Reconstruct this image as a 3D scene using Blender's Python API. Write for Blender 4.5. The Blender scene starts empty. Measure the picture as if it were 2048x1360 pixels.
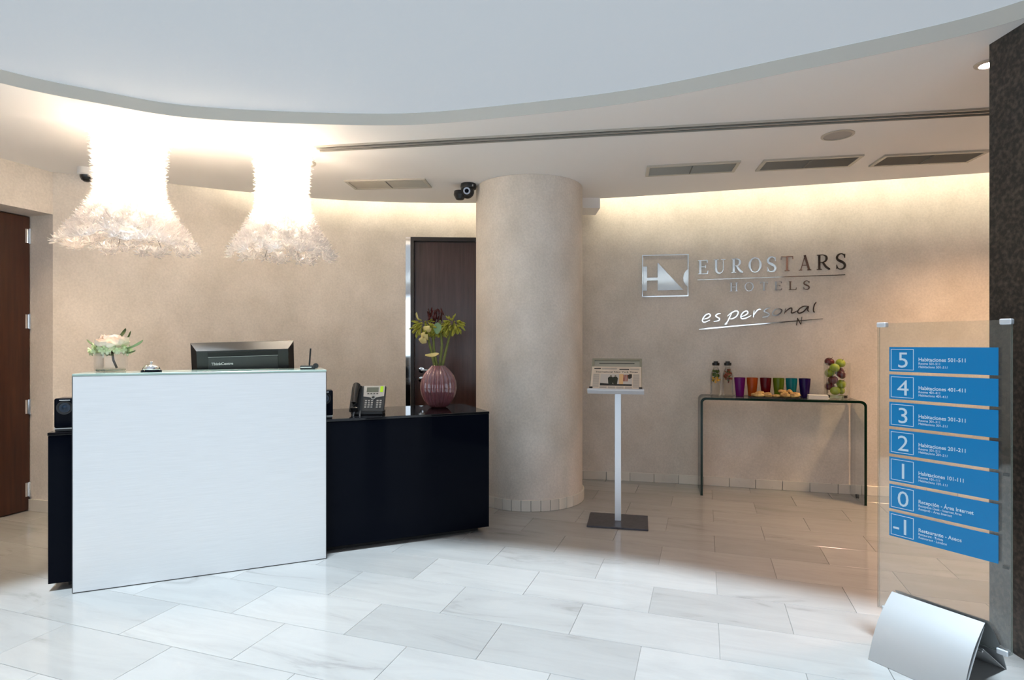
import bpy, bmesh, math, random
from mathutils import Vector, Matrix, noise as mnoise
from mathutils.geometry import tessellate_polygon
random.seed(7)
PI = math.pi
scene = bpy.context.scene
COL = scene.collection

# ------------------------------------------------------------------ camera
F, CX, CY, H = 1150.0, 1024.0, 688.0, 1.2
cam_data = bpy.data.cameras.new('camera')
cam_data.sensor_width = 36.0
cam_data.lens = 36.0 * F / 2048.0
cam_data.shift_y = (CY - 680.0) / 2048.0
cam_data.clip_start = 0.02
cam = bpy.data.objects.new('camera', cam_data)
cam.location = (0, 0, H)
cam.rotation_euler = (PI / 2, 0, 0)
COL.objects.link(cam)
scene.camera = cam

# ------------------------------------------------------------------ world, sun, exposure
world = bpy.data.worlds.new('world')
scene.world = world
world.use_nodes = True
bg = world.node_tree.nodes['Background']
bg.inputs['Color'].default_value = (0.80, 0.89, 1.0, 1)
bg.inputs['Strength'].default_value = 0.72
sun_d = bpy.data.lights.new('daylight_sun', 'SUN')
sun_d.energy = 15.8
sun_d.color = (0.74, 0.89, 1.0)
sun_d.angle = math.radians(6.5)
sun_o = bpy.data.objects.new('daylight_sun', sun_d)
sun_o.rotation_euler = (math.atan(0.13), 0, 0)     # travels down and slightly towards +Y
sun_o.location = (0, 0, 6)
COL.objects.link(sun_o)
vs = scene.view_settings
vs.view_transform = 'Standard'
vs.look = 'None'
vs.gamma = 1.0
vs.use_curve_mapping = False
vs.exposure = 1.5

# ------------------------------------------------------------------ helpers
def at(u, v, z=0.0):
    """point on the horizontal plane z seen at photo pixel (u, v)"""
    Y = (H - z) * F / (v - CY)
    return Vector(((u - CX) / F * Y, Y, z))

def tag(o, label=None, cat=None, group=None, kind=None):
    if label: o['label'] = label
    if cat: o['category'] = cat
    if group: o['group'] = group
    if kind: o['kind'] = kind
    return o

def empty(name, loc=(0, 0, 0), rz=0.0, label=None, cat=None, group=None, kind=None, parent=None):
    o = bpy.data.objects.new(name, None)
    o.empty_display_size = 0.05
    COL.objects.link(o)
    o.location = loc
    o.rotation_euler = (0, 0, rz)
    if parent: o.parent = parent
    return tag(o, label, cat, group, kind)

def mk(name, bm, mat, parent=None, smooth=False, loc=None, rot=None, angle=None):
    me = bpy.data.meshes.new(name)
    bmesh.ops.recalc_face_normals(bm, faces=bm.faces)
    bm.to_mesh(me)
    bm.free()
    return link(name, me, mat, parent, smooth, loc, rot, angle)

def link(name, me, mat, parent=None, smooth=False, loc=None, rot=None, angle=None):
    if mat is not None and len(me.materials) == 0:
        for m in (mat if isinstance(mat, (list, tuple)) else [mat]):
            me.materials.append(m)
    if smooth:
        for p in me.polygons: p.use_smooth = True
        if angle is not None:
            me.set_sharp_from_angle(angle=angle)
    o = bpy.data.objects.new(name, me)
    COL.objects.link(o)
    if parent: o.parent = parent
    if loc is not None: o.location = loc
    if rot is not None: o.rotation_euler = rot
    return o

def box(bm, x0, x1, y0, y1, z0, z1, bev=0.0, M=None, seg=2):
    r = bmesh.ops.create_cube(bm, size=1.0)
    vs_ = r['verts']
    T = Matrix.Translation(((x0 + x1) / 2, (y0 + y1) / 2, (z0 + z1) / 2)) @ Matrix.Diagonal((x1 - x0, y1 - y0, z1 - z0, 1))
    bmesh.ops.transform(bm, matrix=T, verts=vs_)
    if bev > 0:
        ed = list({e for v in vs_ for e in v.link_edges})
        rr = bmesh.ops.bevel(bm, geom=ed, offset=bev, segments=seg, profile=0.5, affect='EDGES')
        vs_ = list({v for f in rr['faces'] for v in f.verts} | {v for v in vs_ if v.is_valid})
    if M is not None:
        bmesh.ops.transform(bm, matrix=M, verts=vs_)
    return vs_

def bmbox(*a, **k):
    bm = bmesh.new(); box(bm, *a, **k); return bm

def lathe(bm, prof, n=32, M=None, ribs=0, ribamp=0.0, close=False):
    rings = []
    for r, z in prof:
        if r < 1e-5:
            rings.append([bm.verts.new((0, 0, z))])
        else:
            ring = []
            for i in range(n):
                a = 2 * PI * i / n
                rr = r * (1 + ribamp * abs(math.cos(a * ribs / 2)) - ribamp * .5) if ribs else r
                ring.append(bm.verts.new((rr * math.cos(a), rr * math.sin(a), z)))
            rings.append(ring)
    for A, B in zip(rings, rings[1:]):
        if len(A) == 1 and len(B) == 1: continue
        for i in range(n):
            j = (i + 1) % n
            if len(A) == 1: bm.faces.new((A[0], B[i], B[j]))
            elif len(B) == 1: bm.faces.new((A[i], A[j], B[0]))
            else: bm.faces.new((A[i], A[j], B[j], B[i]))
    if M is not None:
        bmesh.ops.transform(bm, matrix=M, verts=[v for r in rings for v in r])
    return [v for r in rings for v in r]

def tube(bm, path, rad, n=8, caps=True):
    path = [Vector(p) for p in path]
    rads = rad if isinstance(rad, (list, tuple)) else [rad] * len(path)
    rings = []
    ref = None
    for i, p in enumerate(path):
        t = (path[min(i + 1, len(path) - 1)] - path[max(i - 1, 0)]).normalized()
        if ref is None:
            ref = Vector((0, 0, 1)) if abs(t.z) < .9 else Vector((1, 0, 0))
        a = t.cross(ref)
        if a.length < 1e-6: a = t.orthogonal()
        a.normalize()
        b = t.cross(a).normalized()
        ref = a.cross(t).normalized() if False else ref
        rings.append([bm.verts.new(p + (a * math.cos(2 * PI * k / n) + b * math.sin(2 * PI * k / n)) * rads[i]) for k in range(n)])
    for A, B in zip(rings, rings[1:]):
        for k in range(n):
            bm.faces.new((A[k], A[(k + 1) % n], B[(k + 1) % n], B[k]))
    if caps:
        bm.faces.new(rings[0][::-1]); bm.faces.new(rings[-1])
    return rings

def prism(bm, pts, z0, z1, M=None):
    """extruded polygon (simple, may be concave) in xy"""
    tri = tessellate_polygon([[Vector((p[0], p[1], 0)) for p in pts]])
    lo = [bm.verts.new((p[0], p[1], z0)) for p in pts]
    hi = [bm.verts.new((p[0], p[1], z1)) for p in pts]
    for t in tri:
        try:
            bm.faces.new([lo[i] for i in t]); bm.faces.new([hi[i] for i in t])
        except ValueError: pass
    n = len(pts)
    for i in range(n):
        j = (i + 1) % n
        bm.faces.new((lo[i], lo[j], hi[j], hi[i]))
    if M is not None:
        bmesh.ops.transform(bm, matrix=M, verts=lo + hi)
    return lo + hi

def plate_hole(bm, outer, holes, z0, z1, holes_top=None):
    loops = [outer] + holes
    flat = [p for l in loops for p in l]
    flat_top = [p for l in [outer] + (holes_top or holes) for p in l]
    tri = tessellate_polygon([[Vector((p[0], p[1], 0)) for p in l] for l in loops])
    lo = [bm.verts.new((p[0], p[1], z0)) for p in flat]
    hi = [bm.verts.new((p[0], p[1], z1)) for p in flat_top]
    for t in tri:
        try:
            bm.faces.new([lo[i] for i in t]); bm.faces.new([hi[i] for i in t])
        except ValueError: pass
    k = 0
    for l in loops:
        n = len(l)
        for i in range(n):
            a, b = k + i, k + (i + 1) % n
            try: bm.faces.new((lo[a], lo[b], hi[b], hi[a]))
            except ValueError: pass
        k += n

def spline(P, per=8, closed=False):
    P = [Vector((p[0], p[1])) for p in P]
    n = len(P); out = []
    rng = range(n if closed else n - 1)
    for i in rng:
        p1 = P[i]; p2 = P[(i + 1) % n]
        p0 = P[(i - 1) % n] if (closed or i > 0) else p1 * 2 - p2
        p3 = P[(i + 2) % n] if (closed or i + 2 < n) else p2 * 2 - p1
        d = lambda a, b: max(1e-4, (a - b).length ** .5)
        t0 = 0; t1 = t0 + d(p0, p1); t2 = t1 + d(p1, p2); t3 = t2 + d(p2, p3)
        for k in range(per):
            t = t1 + (t2 - t1) * k / per
            A1 = p0 * ((t1 - t) / (t1 - t0)) + p1 * ((t - t0) / (t1 - t0))
            A2 = p1 * ((t2 - t) / (t2 - t1)) + p2 * ((t - t1) / (t2 - t1))
            A3 = p2 * ((t3 - t) / (t3 - t2)) + p3 * ((t - t2) / (t3 - t2))
            B1 = A1 * ((t2 - t) / (t2 - t0)) + A2 * ((t - t0) / (t2 - t0))
            B2 = A2 * ((t3 - t) / (t3 - t1)) + A3 * ((t - t1) / (t3 - t1))
            C = B1 * ((t2 - t) / (t2 - t1)) + B2 * ((t - t1) / (t2 - t1))
            out.append((C.x, C.y))
    if not closed: out.append((P[-1].x, P[-1].y))
    return out

def interp(curve, X):
    for a, b in zip(curve, curve[1:]):
        if a[0] <= X <= b[0]:
            t = (X - a[0]) / (b[0] - a[0])
            return a[1] + (b[1] - a[1]) * t
    return curve[-1][1] if X > curve[-1][0] else curve[0][1]

# ------------------------------------------------------------------ materials
def srgb(r, g, b):
    f = lambda c: (c / 255) / 12.92 if c / 255 <= .04045 else ((c / 255 + .055) / 1.055) ** 2.4
    return (f(r), f(g), f(b), 1)

MATS = {}
def mat(name, col, rough=0.5, metal=0.0, **kw):
    if name in MATS: return MATS[name]
    m = bpy.data.materials.new(name); m.use_nodes = True
    b = m.node_tree.nodes['Principled BSDF']
    b.inputs['Base Color'].default_value = col if len(col) == 4 else (*col, 1)
    b.inputs['Roughness'].default_value = rough
    b.inputs['Metallic'].default_value = metal
    for k, v in kw.items():
        b.inputs[k].default_value = v
    MATS[name] = m
    return m

def nodes(m):
    nt = m.node_tree
    return nt, nt.nodes, nt.links, nt.nodes['Principled BSDF']

def add_noise(m, c1, c2, scale=5.0, detail=4.0, stretch=(1, 1, 1), lo=.3, hi=.7, bump=0.0, bscale=None, objvar=0.0, rough_var=0.0, coord='Object'):
    nt, N, L, b = nodes(m)
    tc = N.new('ShaderNodeTexCoord'); mp = N.new('ShaderNodeMapping')
    mp.inputs['Scale'].default_value = stretch
    L.new(tc.outputs[coord], mp.inputs['Vector'])
    n = N.new('ShaderNodeTexNoise'); n.inputs['Scale'].default_value = scale; n.inputs['Detail'].default_value = detail
    L.new(mp.outputs[0], n.inputs['Vector'])
    r = N.new('ShaderNodeValToRGB')
    r.color_ramp.elements[0].position = lo; r.color_ramp.elements[0].color = c1
    r.color_ramp.elements[1].position = hi; r.color_ramp.elements[1].color = c2
    L.new(n.outputs['Fac'], r.inputs['Fac'])
    L.new(r.outputs['Color'], b.inputs['Base Color'])
    if bump:
        n2 = N.new('ShaderNodeTexNoise'); n2.inputs['Scale'].default_value = bscale or scale * 8; n2.inputs['Detail'].default_value = 3
        L.new(mp.outputs[0], n2.inputs['Vector'])
        bp = N.new('ShaderNodeBump'); bp.inputs['Strength'].default_value = bump; bp.inputs['Distance'].default_value = .002
        L.new(n2.outputs['Fac'], bp.inputs['Height']); L.new(bp.outputs[0], b.inputs['Normal'])
    return r

M_wall = mat('wall_covering', srgb(186, 170, 152), .75)
add_noise(M_wall, srgb(216, 207, 196), srgb(231, 222, 212), scale=4.5, detail=9, stretch=(1, 1, .75), lo=.34, hi=.66, bump=.3, bscale=60, coord='Object')
def _wg():
    nt, N, L, b = nodes(M_wall)
    src = b.inputs['Base Color'].links[0].from_socket
    tc = N.new('ShaderNodeTexCoord'); n = N.new('ShaderNodeTexNoise'); n.inputs['Scale'].default_value = 75; n.inputs['Detail'].default_value = 4
    L.new(tc.outputs['Object'], n.inputs['Vector'])
    mr = N.new('ShaderNodeMapRange'); mr.inputs[1].default_value = .3; mr.inputs[2].default_value = .7; mr.inputs[3].default_value = .90; mr.inputs[4].default_value = 1.04
    L.new(n.outputs['Fac'], mr.inputs[0])
    mx = N.new('ShaderNodeMix'); mx.data_type = 'RGBA'; mx.blend_type = 'MULTIPLY'; mx.inputs[0].default_value = 1
    L.new(src, mx.inputs[6]); L.new(mr.outputs[0], mx.inputs[7]); L.new(mx.outputs[2], b.inputs['Base Color'])
_wg()
M_ceil = mat('ceiling_paint', (.90, .88, .86), .85)
M_ceilup = mat('upper_ceiling_paint', (.82, .83, .84), .85)
M_lining = mat('plain_plaster', (.72, .70, .67), .9)
M_grout = mat('grout', (.30, .29, .28), .8)
M_black_gloss = mat('black_lacquer', (.003, .004, .008), .05, 0, **{'Specular IOR Level': .04})
M_black = mat('black_plastic', (.012, .012, .013), .38)
M_blackmatte = mat('black_matte', (.01, .01, .01), .7)
M_dgrey = mat('dark_grey_plastic', (.035, .037, .04), .4)
M_grey = mat('silver_plastic', (.42, .42, .41), .35, .2)
M_chrome = mat('chrome', (.86, .86, .87), .06, 1.0)
M_letters = mat('polished_steel', (.80, .79, .79), .07, 1.0)
M_alu = mat('satin_aluminium', (.50, .51, .52), .42, .55)
M_aluclip = mat('pale_aluminium', (.78, .82, .88), .35, .5)
M_white = mat('white_plastic', (.75, .75, .74), .4)
M_paper = mat('white_paper', (.82, .80, .76), .8)
M_steelbase = mat('dark_steel_plate', (.07, .07, .085), .35, .4)
add_noise(M_steelbase, (.055, .055, .068, 1), (.085, .083, .10, 1), scale=40)
M_bronze = mat('grille_metal', (.36, .33, .28), .4, .5)
M_trimcol = mat('trim_satin', (.52, .49, .43), .4, .3)

M_panel = mat('brushed_steel', (.80, .81, .82), .42, .65)
add_noise(M_panel, (.84, .845, .85, 1), (.90, .905, .91, 1), scale=6, detail=5, stretch=(1, 1, 60), bump=.05, bscale=30)

def wood(name, c1, c2, rough):
    m = mat(name, c1, rough)
    add_noise(m, c1, c2, scale=5, detail=6, stretch=(9, 9, .6), lo=.3, hi=.75, bump=.08, bscale=20)
    return m
M_door = wood('wenge_veneer', srgb(52, 27, 16), srgb(72, 39, 22), .38)
M_door2 = wood('dark_brown_veneer', srgb(62, 42, 38), srgb(78, 54, 48), .22)
M_frame = mat('dark_door_frame', srgb(34, 26, 22), .35)

def marble(name, base, dark, vein, rough=.16):
    m = mat(name, base, rough, 0, **{'Specular IOR Level': .5})
    nt, N, L, b = nodes(m)
    tc = N.new('ShaderNodeTexCoord'); oi = N.new('ShaderNodeObjectInfo')
    mul = N.new('ShaderNodeVectorMath'); mul.operation = 'MULTIPLY_ADD'
    cmb = N.new('ShaderNodeCombineXYZ')
    for i in range(3): L.new(oi.outputs['Random'], cmb.inputs[i])
    mul.inputs[1].default_value = (37, 91, 53)
    L.new(cmb.outputs[0], mul.inputs[0]); L.new(tc.outputs['Object'], mul.inputs[2])
    mp = N.new('ShaderNodeMapping'); mp.inputs['Scale'].default_value = (1.1, 5.5, 1.1); mp.inputs['Rotation'].default_value = (0, 0, .25)
    L.new(mul.outputs[0], mp.inputs['Vector'])
    n1 = N.new('ShaderNodeTexNoise'); n1.inputs['Scale'].default_value = 1.6; n1.inputs['Detail'].default_value = 9; n1.inputs['Roughness'].default_value = .62
    n1.inputs['Distortion'].default_value = .9
    L.new(mp.outputs[0], n1.inputs['Vector'])
    r1 = N.new('ShaderNodeValToRGB')
    e = r1.color_ramp.elements
    e[0].position = .22; e[0].color = vein
    e[1].position = .60; e[1].color = base
    x = e.new(.40); x.color = dark
    L.new(n1.outputs['Fac'], r1.inputs['Fac'])
    # tile to tile tone
    mr = N.new('ShaderNodeMapRange'); mr.inputs[3].default_value = .84; mr.inputs[4].default_value = 1.0
    L.new(oi.outputs['Random'], mr.inputs[0])
    mx = N.new('ShaderNodeMix'); mx.data_type = 'RGBA'; mx.blend_type = 'MULTIPLY'; mx.inputs[0].default_value = 1
    L.new(r1.outputs['Color'], mx.inputs[6]); L.new(mr.outputs[0], mx.inputs[7])
    L.new(mx.outputs[2], b.inputs['Base Color'])
    n2 = N.new('ShaderNodeTexNoise'); n2.inputs['Scale'].default_value = 14; L.new(mul.outputs[0], n2.inputs['Vector'])
    m2 = N.new('ShaderNodeMapRange'); m2.inputs[3].default_value = rough * .75; m2.inputs[4].default_value = rough * 1.3
    L.new(n2.outputs['Fac'], m2.inputs[0]); L.new(m2.outputs[0], b.inputs['Roughness'])
    return m
M_floor = marble('grey_white_marble', (.42, .415, .405, 1), (.385, .38, .37, 1), (.25, .243, .236, 1), .11)
M_base = marble('cream_marble', (.86, .81, .73, 1), (.78, .73, .65, 1), (.60, .55, .48, 1), .3)

M_granite = mat('dark_granite', (.02, .018, .016), .32)
def _gr():
    nt, N, L, b = nodes(M_granite)
    tc = N.new('ShaderNodeTexCoord')
    v = N.new('ShaderNodeTexVoronoi'); v.inputs['Scale'].default_value = 110
    L.new(tc.outputs['Object'], v.inputs['Vector'])
    n = N.new('ShaderNodeTexNoise'); n.inputs['Scale'].default_value = 60; n.inputs['Detail'].default_value = 6
    L.new(tc.outputs['Object'], n.inputs['Vector'])
    r = N.new('ShaderNodeValToRGB'); e = r.color_ramp.elements
    e[0].position = .42; e[0].color = (.014, .012, .011, 1)
    e[1].position = .72; e[1].color = (.085, .07, .055, 1)
    L.new(n.outputs['Fac'], r.inputs['Fac']); L.new(r.outputs['Color'], b.inputs['Base Color'])
    bp = N.new('ShaderNodeBump'); bp.inputs['Strength'].default_value = .4; bp.inputs['Distance'].default_value = .001
    L.new(v.outputs['Distance'], bp.inputs['Height']); L.new(bp.outputs[0], b.inputs['Normal'])
_gr()

def thin_glass(name, tint=(1, 1, 1, 1), spec=1.0, rough=0.0, ior=1.5, extra=0.0):
    if name in MATS: return MATS[name]
    m = bpy.data.materials.new(name); m.use_nodes = True
    nt = m.node_tree; N, L = nt.nodes, nt.links
    N.remove(N['Principled BSDF'])
    out = N['Material Output']
    t = N.new('ShaderNodeBsdfTransparent'); t.inputs['Color'].default_value = tint
    g = N.new('ShaderNodeBsdfGlossy'); g.inputs['Roughness'].default_value = rough; g.inputs['Color'].default_value = (1, 1, 1, 1)
    fr = N.new('ShaderNodeFresnel'); fr.inputs['IOR'].default_value = ior
    ma = N.new('ShaderNodeMath'); ma.operation = 'MULTIPLY_ADD'; ma.inputs[1].default_value = spec; ma.inputs[2].default_value = extra
    L.new(fr.outputs[0], ma.inputs[0])
    mx = N.new('ShaderNodeMixShader')
    L.new(ma.outputs[0], mx.inputs[0]); L.new(t.outputs[0], mx.inputs[1]); L.new(g.outputs[0], mx.inputs[2])
    L.new(mx.outputs[0], out.inputs['Surface'])
    MATS[name] = m
    return m
M_glass = thin_glass('clear_glass', (.985, .99, .985, 1), .55)
M_tableglass = thin_glass('table_glass', (.86, .91, .88, 1), .8)
M_glassedge = mat('green_glass_edge', (.003, .018, .010), .12, 0, **{'Specular IOR Level': .3})
M_acrylic = thin_glass('acrylic_sheet', (.97, .98, .975, 1), 1.5)
M_acredge = mat('acrylic_edge', (.36, .42, .36), .15)
M_window = thin_glass('window_glass', (.95, .97, .98, 1))
M_vaseglass = mat('plum_glass', (.46, .17, .20), .05, 0, **{'Transmission Weight': .6, 'IOR': 1.45, 'Coat Weight': 1.0, 'Coat Roughness': .03, 'Coat IOR': 1.8})

def emis(name, col, strength):
    if name in MATS: return MATS[name]
    m = bpy.data.materials.new(name); m.use_nodes = True
    b = m.node_tree.nodes['Principled BSDF']
    b.inputs['Base Color'].default_value = (0.8, .8, .8, 1)
    b.inputs['Emission Color'].default_value = (*col, 1)
    b.inputs['Emission Strength'].default_value = strength
    MATS[name] = m
    return m
M_led = emis('cove_led', (1.0, .92, .70), 4.8)
M_bulb = emis('warm_bulb', (1.0, .82, .58), 14.0)
M_spotbulb = emis('pink_spot_bulb', (1.0, .58, .52), 40.0)

def blossom_mat():
    m = bpy.data.materials.new('crystal_blossom'); m.use_nodes = True
    nt = m.node_tree; N, L = nt.nodes, nt.links
    N.remove(N['Principled BSDF']); out = N['Material Output']
    tr = N.new('ShaderNodeBsdfTranslucent'); tr.inputs['Color'].default_value = (.93, .90, .88, 1)
    df = N.new('ShaderNodeBsdfDiffuse'); df.inputs['Color'].default_value = (.88, .86, .85, 1)
    gl = N.new('ShaderNodeBsdfGlossy'); gl.inputs['Roughness'].default_value = .12
    tp = N.new('ShaderNodeBsdfTransparent'); tp.inputs['Color'].default_value = (.97, .95, .94, 1)
    a = N.new('ShaderNodeMixShader'); a.inputs[0].default_value = .45
    L.new(tr.outputs[0], a.inputs[1]); L.new(df.outputs[0], a.inputs[2])
    b = N.new('ShaderNodeMixShader'); b.inputs[0].default_value = .16
    L.new(a.outputs[0], b.inputs[1]); L.new(gl.outputs[0], b.inputs[2])
    c = N.new('ShaderNodeMixShader'); c.inputs[0].default_value = .52
    L.new(b.outputs[0], c.inputs[1]); L.new(tp.outputs[0], c.inputs[2])
    L.new(c.outputs[0], out.inputs['Surface'])
    return m
MILK_CLEAR = .13
M_blossom = blossom_mat()
def milk():
    m = bpy.data.materials.new('milky_daylight_sheet'); m.use_nodes = True
    nt = m.node_tree; N, L = nt.nodes, nt.links
    N.remove(N['Principled BSDF']); out = N['Material Output']
    tr = N.new('ShaderNodeBsdfTranslucent'); tr.inputs['Color'].default_value = (.028, .0275, .027, 1)
    df = N.new('ShaderNodeBsdfDiffuse'); df.inputs['Color'].default_value = (.50, .51, .515, 1)
    tp = N.new('ShaderNodeBsdfTransparent')
    a = N.new('ShaderNodeMixShader'); a.inputs[0].default_value = .5
    L.new(tr.outputs[0], a.inputs[1]); L.new(df.outputs[0], a.inputs[2])
    c = N.new('ShaderNodeMixShader'); c.inputs[0].default_value = MILK_CLEAR
    L.new(a.outputs[0], c.inputs[1]); L.new(tp.outputs[0], c.inputs[2])
    L.new(c.outputs[0], out.inputs['Surface'])
    return m
M_milk = milk()

# ------------------------------------------------------------------ outline curves of the place
CEIL, CEILTOP, UP = 2.42, 2.475, 3.15
COVE = spline([(-3.04, 4.09), (-2.648, 4.344), (-2.072, 4.646), (-1.377, 4.889), (-.324, 4.975), (.729, 4.821), (1.134, 4.724), (2.352, 4.391), (3.411, 4.09), (4.7, 3.72)], 7)
WALL = spline([(-3.262, 4.085), (-3.0, 4.19), (-2.648, 4.42), (-2.07, 4.79), (-1.38, 5.06), (-.32, 5.19), (.646, 5.115), (1.43, 4.955), (2.165, 4.75), (2.95, 4.535), (4.7, 4.06)], 8)
OCULUS = spline([(-2.395, 2.683), (-2.07, 2.93), (-1.771, 3.09), (-.902, 3.203), (-.515, 3.195), (.053, 3.07), (.65, 2.887), (1.249, 2.579), (1.764, 2.285), (1.908, 2.16), (2.3, 1.65), (2.6, .8), (2.55, -.5), (1.7, -1.7), (0, -2.2), (-1.8, -1.7), (-2.9, -.5), (-3.1, .8), (-2.85, 1.9)], 7, closed=True)
C0 = Vector((-3.262, 4.085))
LD = Vector((-.287, -.958)).normalized()       # along the left wall, towards the viewer
LN = Vector((-LD.y * -1, LD.x * -1)); LN = Vector((LD.y, -LD.x)).normalized()   # outward (away from room)
def wallY(X): return interp(WALL, X)
def wall_frame(X, d=.05):
    t = Vector((2 * d, wallY(X + d) - wallY(X - d))).normalized()
    return t, Vector((t.y, -t.x))          # tangent, normal into room
def on_wall(u, v, off=0.0):
    """point on the curved back wall seen at pixel (u, v), off metres in front of it"""
    k = (u - CX) / F
    lo, hi = 3.0, 6.5
    for _ in range(50):
        Y = (lo + hi) / 2
        if Y < wallY(k * Y): lo = Y
        else: hi = Y
    X = k * Y; z = H - (v - CY) / F * Y
    t, n = wall_frame(X)
    return Vector((X + n.x * off, Y + n.y * off, z))

# ------------------------------------------------------------------ floor with marble tiles
FA = math.atan2(386, 1150)
FL = Vector((math.cos(FA), -math.sin(FA))); FS = Vector((math.sin(FA), math.cos(FA)))
FO = at(1079, 1143)
TL, TW = .588, .297
floor = mk('floor', bmbox(-6.5, 6.0, -4.2, 6.4, -.06, -.004), M_grout)
tag(floor, kind='structure')
bm = bmesh.new(); box(bm, -TL / 2 + .0008, TL / 2 - .0008, -TW / 2 + .0008, TW / 2 - .0008, -.018, 0, bev=.0011, seg=1)
tile_me = bpy.data.meshes.new('floor_tile')
bm.to_mesh(tile_me); bm.free(); tile_me.materials.append(M_floor)
cand = []
for r in range(-20, 16):
    off = 0 if r % 2 else .5
    for k in range(-14, 14):
        c = Vector((FO.x, FO.y)) + FL * ((k + off + .5) * TL) + FS * ((r + .5) * TW)
        if -3.75 < c.x < 4.4 and .9 < c.y < 5.5:
            # keep tiles the viewer could see from around the camera
            if c.y > wallY(max(-3.2, min(4.6, c.x))) + .12: continue
            if abs(c.x) > 1.05 * c.y + .55: continue
            cand.append(c)
for c in cand:
    o = bpy.data.objects.new('floor_tile', tile_me)
    COL.objects.link(o); o.parent = floor
    o.location = (c.x, c.y, 0); o.rotation_euler = (0, 0, -FA)
print('TILES', len(cand))
# the rest of the paving, towards the entrance
bm = bmesh.new()
for r in range(-34, 16):
    off = 0 if r % 2 else .5
    for k in range(-18, 18):
        c = Vector((FO.x, FO.y)) + FL * ((k + off + .5) * TL) + FS * ((r + .5) * TW)
        if not (-6.2 < c.x < 5.8 and -4 < c.y < 6.0): continue
        if any((c - q).length < .05 for q in cand): continue
        M = Matrix.Translation((c.x, c.y, -.009)) @ Matrix.Rotation(-FA, 4, 'Z') @ Matrix.Diagonal((TL - .0016, TW - .0016, .018, 1))
        bmesh.ops.create_cube(bm, size=1, matrix=M)
o = mk('floor_tiles_outer', bm, M_floor, floor); tag(o, kind='stuff')

# ------------------------------------------------------------------ walls
def strip_wall(name, pts, z0, z1, thick, m, kind='structure', side=1):
    bm = bmesh.new(); rows = []
    n = len(pts)
    for i, p in enumerate(pts):
        a = Vector(pts[max(0, i - 1)]); b = Vector(pts[min(n - 1, i + 1)])
        t = (b - a).normalized(); nn = Vector((-t.y, t.x)) * side * thick
        q = Vector(p) + nn
        rows.append([bm.verts.new((p[0], p[1], z0)), bm.verts.new((p[0], p[1], z1)), bm.verts.new((q.x, q.y, z1)), bm.verts.new((q.x, q.y, z0))])
    for A, B in zip(rows, rows[1:]):
        for k in range(4):
            bm.faces.new((A[k], B[k], B[(k + 1) % 4], A[(k + 1) % 4]))
    bm.faces.new(rows[0]); bm.faces.new(rows[-1])
    return bm

DX0, DX1, DZ = -.951, -.04, 2.158
wl = [p for p in WALL if p[0] < DX0 - .01] + [(DX0, wallY(DX0))]
wm = [(DX0, wallY(DX0))] + [p for p in WALL if DX0 + .01 < p[0] < DX1 - .01] + [(DX1, wallY(DX1))]
wr = [(DX1, wallY(DX1))] + [p for p in WALL if p[0] > DX1 + .01]
WT = 2.85
bm = strip_wall('', wl, 0, WT, .2, M_wall)
for part, z0 in ((wm, DZ), (wr, 0)):
    b2 = strip_wall('', part, z0, WT, .2, M_wall)
    me = bpy.data.meshes.new('t'); b2.to_mesh(me); b2.free(); bm.from_mesh(me); bpy.data.meshes.remove(me)
wall_back = mk('wall_back', bm, M_wall, smooth=True, angle=.5); tag(wall_back, kind='structure')

# left wall with a door recess that starts at the corner
DW = .98
def lw(s, d=0): p = C0 + LD * s + LN * d; return (p.x, p.y)
bm = bmesh.new()
prism(bm, [lw(0), lw(DW), lw(DW, .30), lw(0, .30)], 2.12, WT)          # over the door
prism(bm, [lw(DW), lw(7.5), lw(7.5, .30), lw(DW, .30)], 0, WT)
prism(bm, [lw(-.30), lw(0), lw(0, .30), lw(-.30, .30)], 0, WT)        # jamb beside the back wall
prism(bm, [lw(0, .272), lw(DW, .272), lw(DW, .30), lw(0, .30)], 0, 2.12)
wall_left = mk('wall_left', bm, M_wall); tag(wall_left, kind='structure')

# right and entrance walls (out of the picture)
bm = bmesh.new(); box(bm, 4.55, 4.7, -3.4, 4.05, 0, WT)
tag(mk('wall_right', bm, M_wall), kind='structure')
bm = bmesh.new()
FY = -3.3
box(bm, -6.0, 4.7, FY - .15, FY, 0, .10); box(bm, -6.0, 4.7, FY - .15, FY, 2.38, WT)
for x in (-6.0, -3.6, -1.3, 1.0, 3.3):
    box(bm, x, x + (.35 if x > -6 else 1.1), FY - .15, FY, .10, 2.38)
tag(mk('wall_front', bm, M_lining), kind='structure')
for i, (x0, x1) in enumerate([(-4.9, -3.6), (-3.25, -1.3), (-.95, 1.0), (1.35, 3.3)]):
    bm = bmesh.new()
    for a in ((x0, x1, .10, .15), (x0, x1, 2.33, 2.38), (x0, x0 + .05, .15, 2.33), (x1 - .05, x1, .15, 2.33)):
        box(bm, a[0], a[1], FY - .10, FY - .05, a[2], a[3])
    w = tag(mk('window_%d' % (i + 1), bm, M_steelbase), kind='structure')
    mk('pane', bmbox(x0 + .05, x1 - .05, FY - .08, FY - .072, .15, 2.33), M_window, w)

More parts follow.
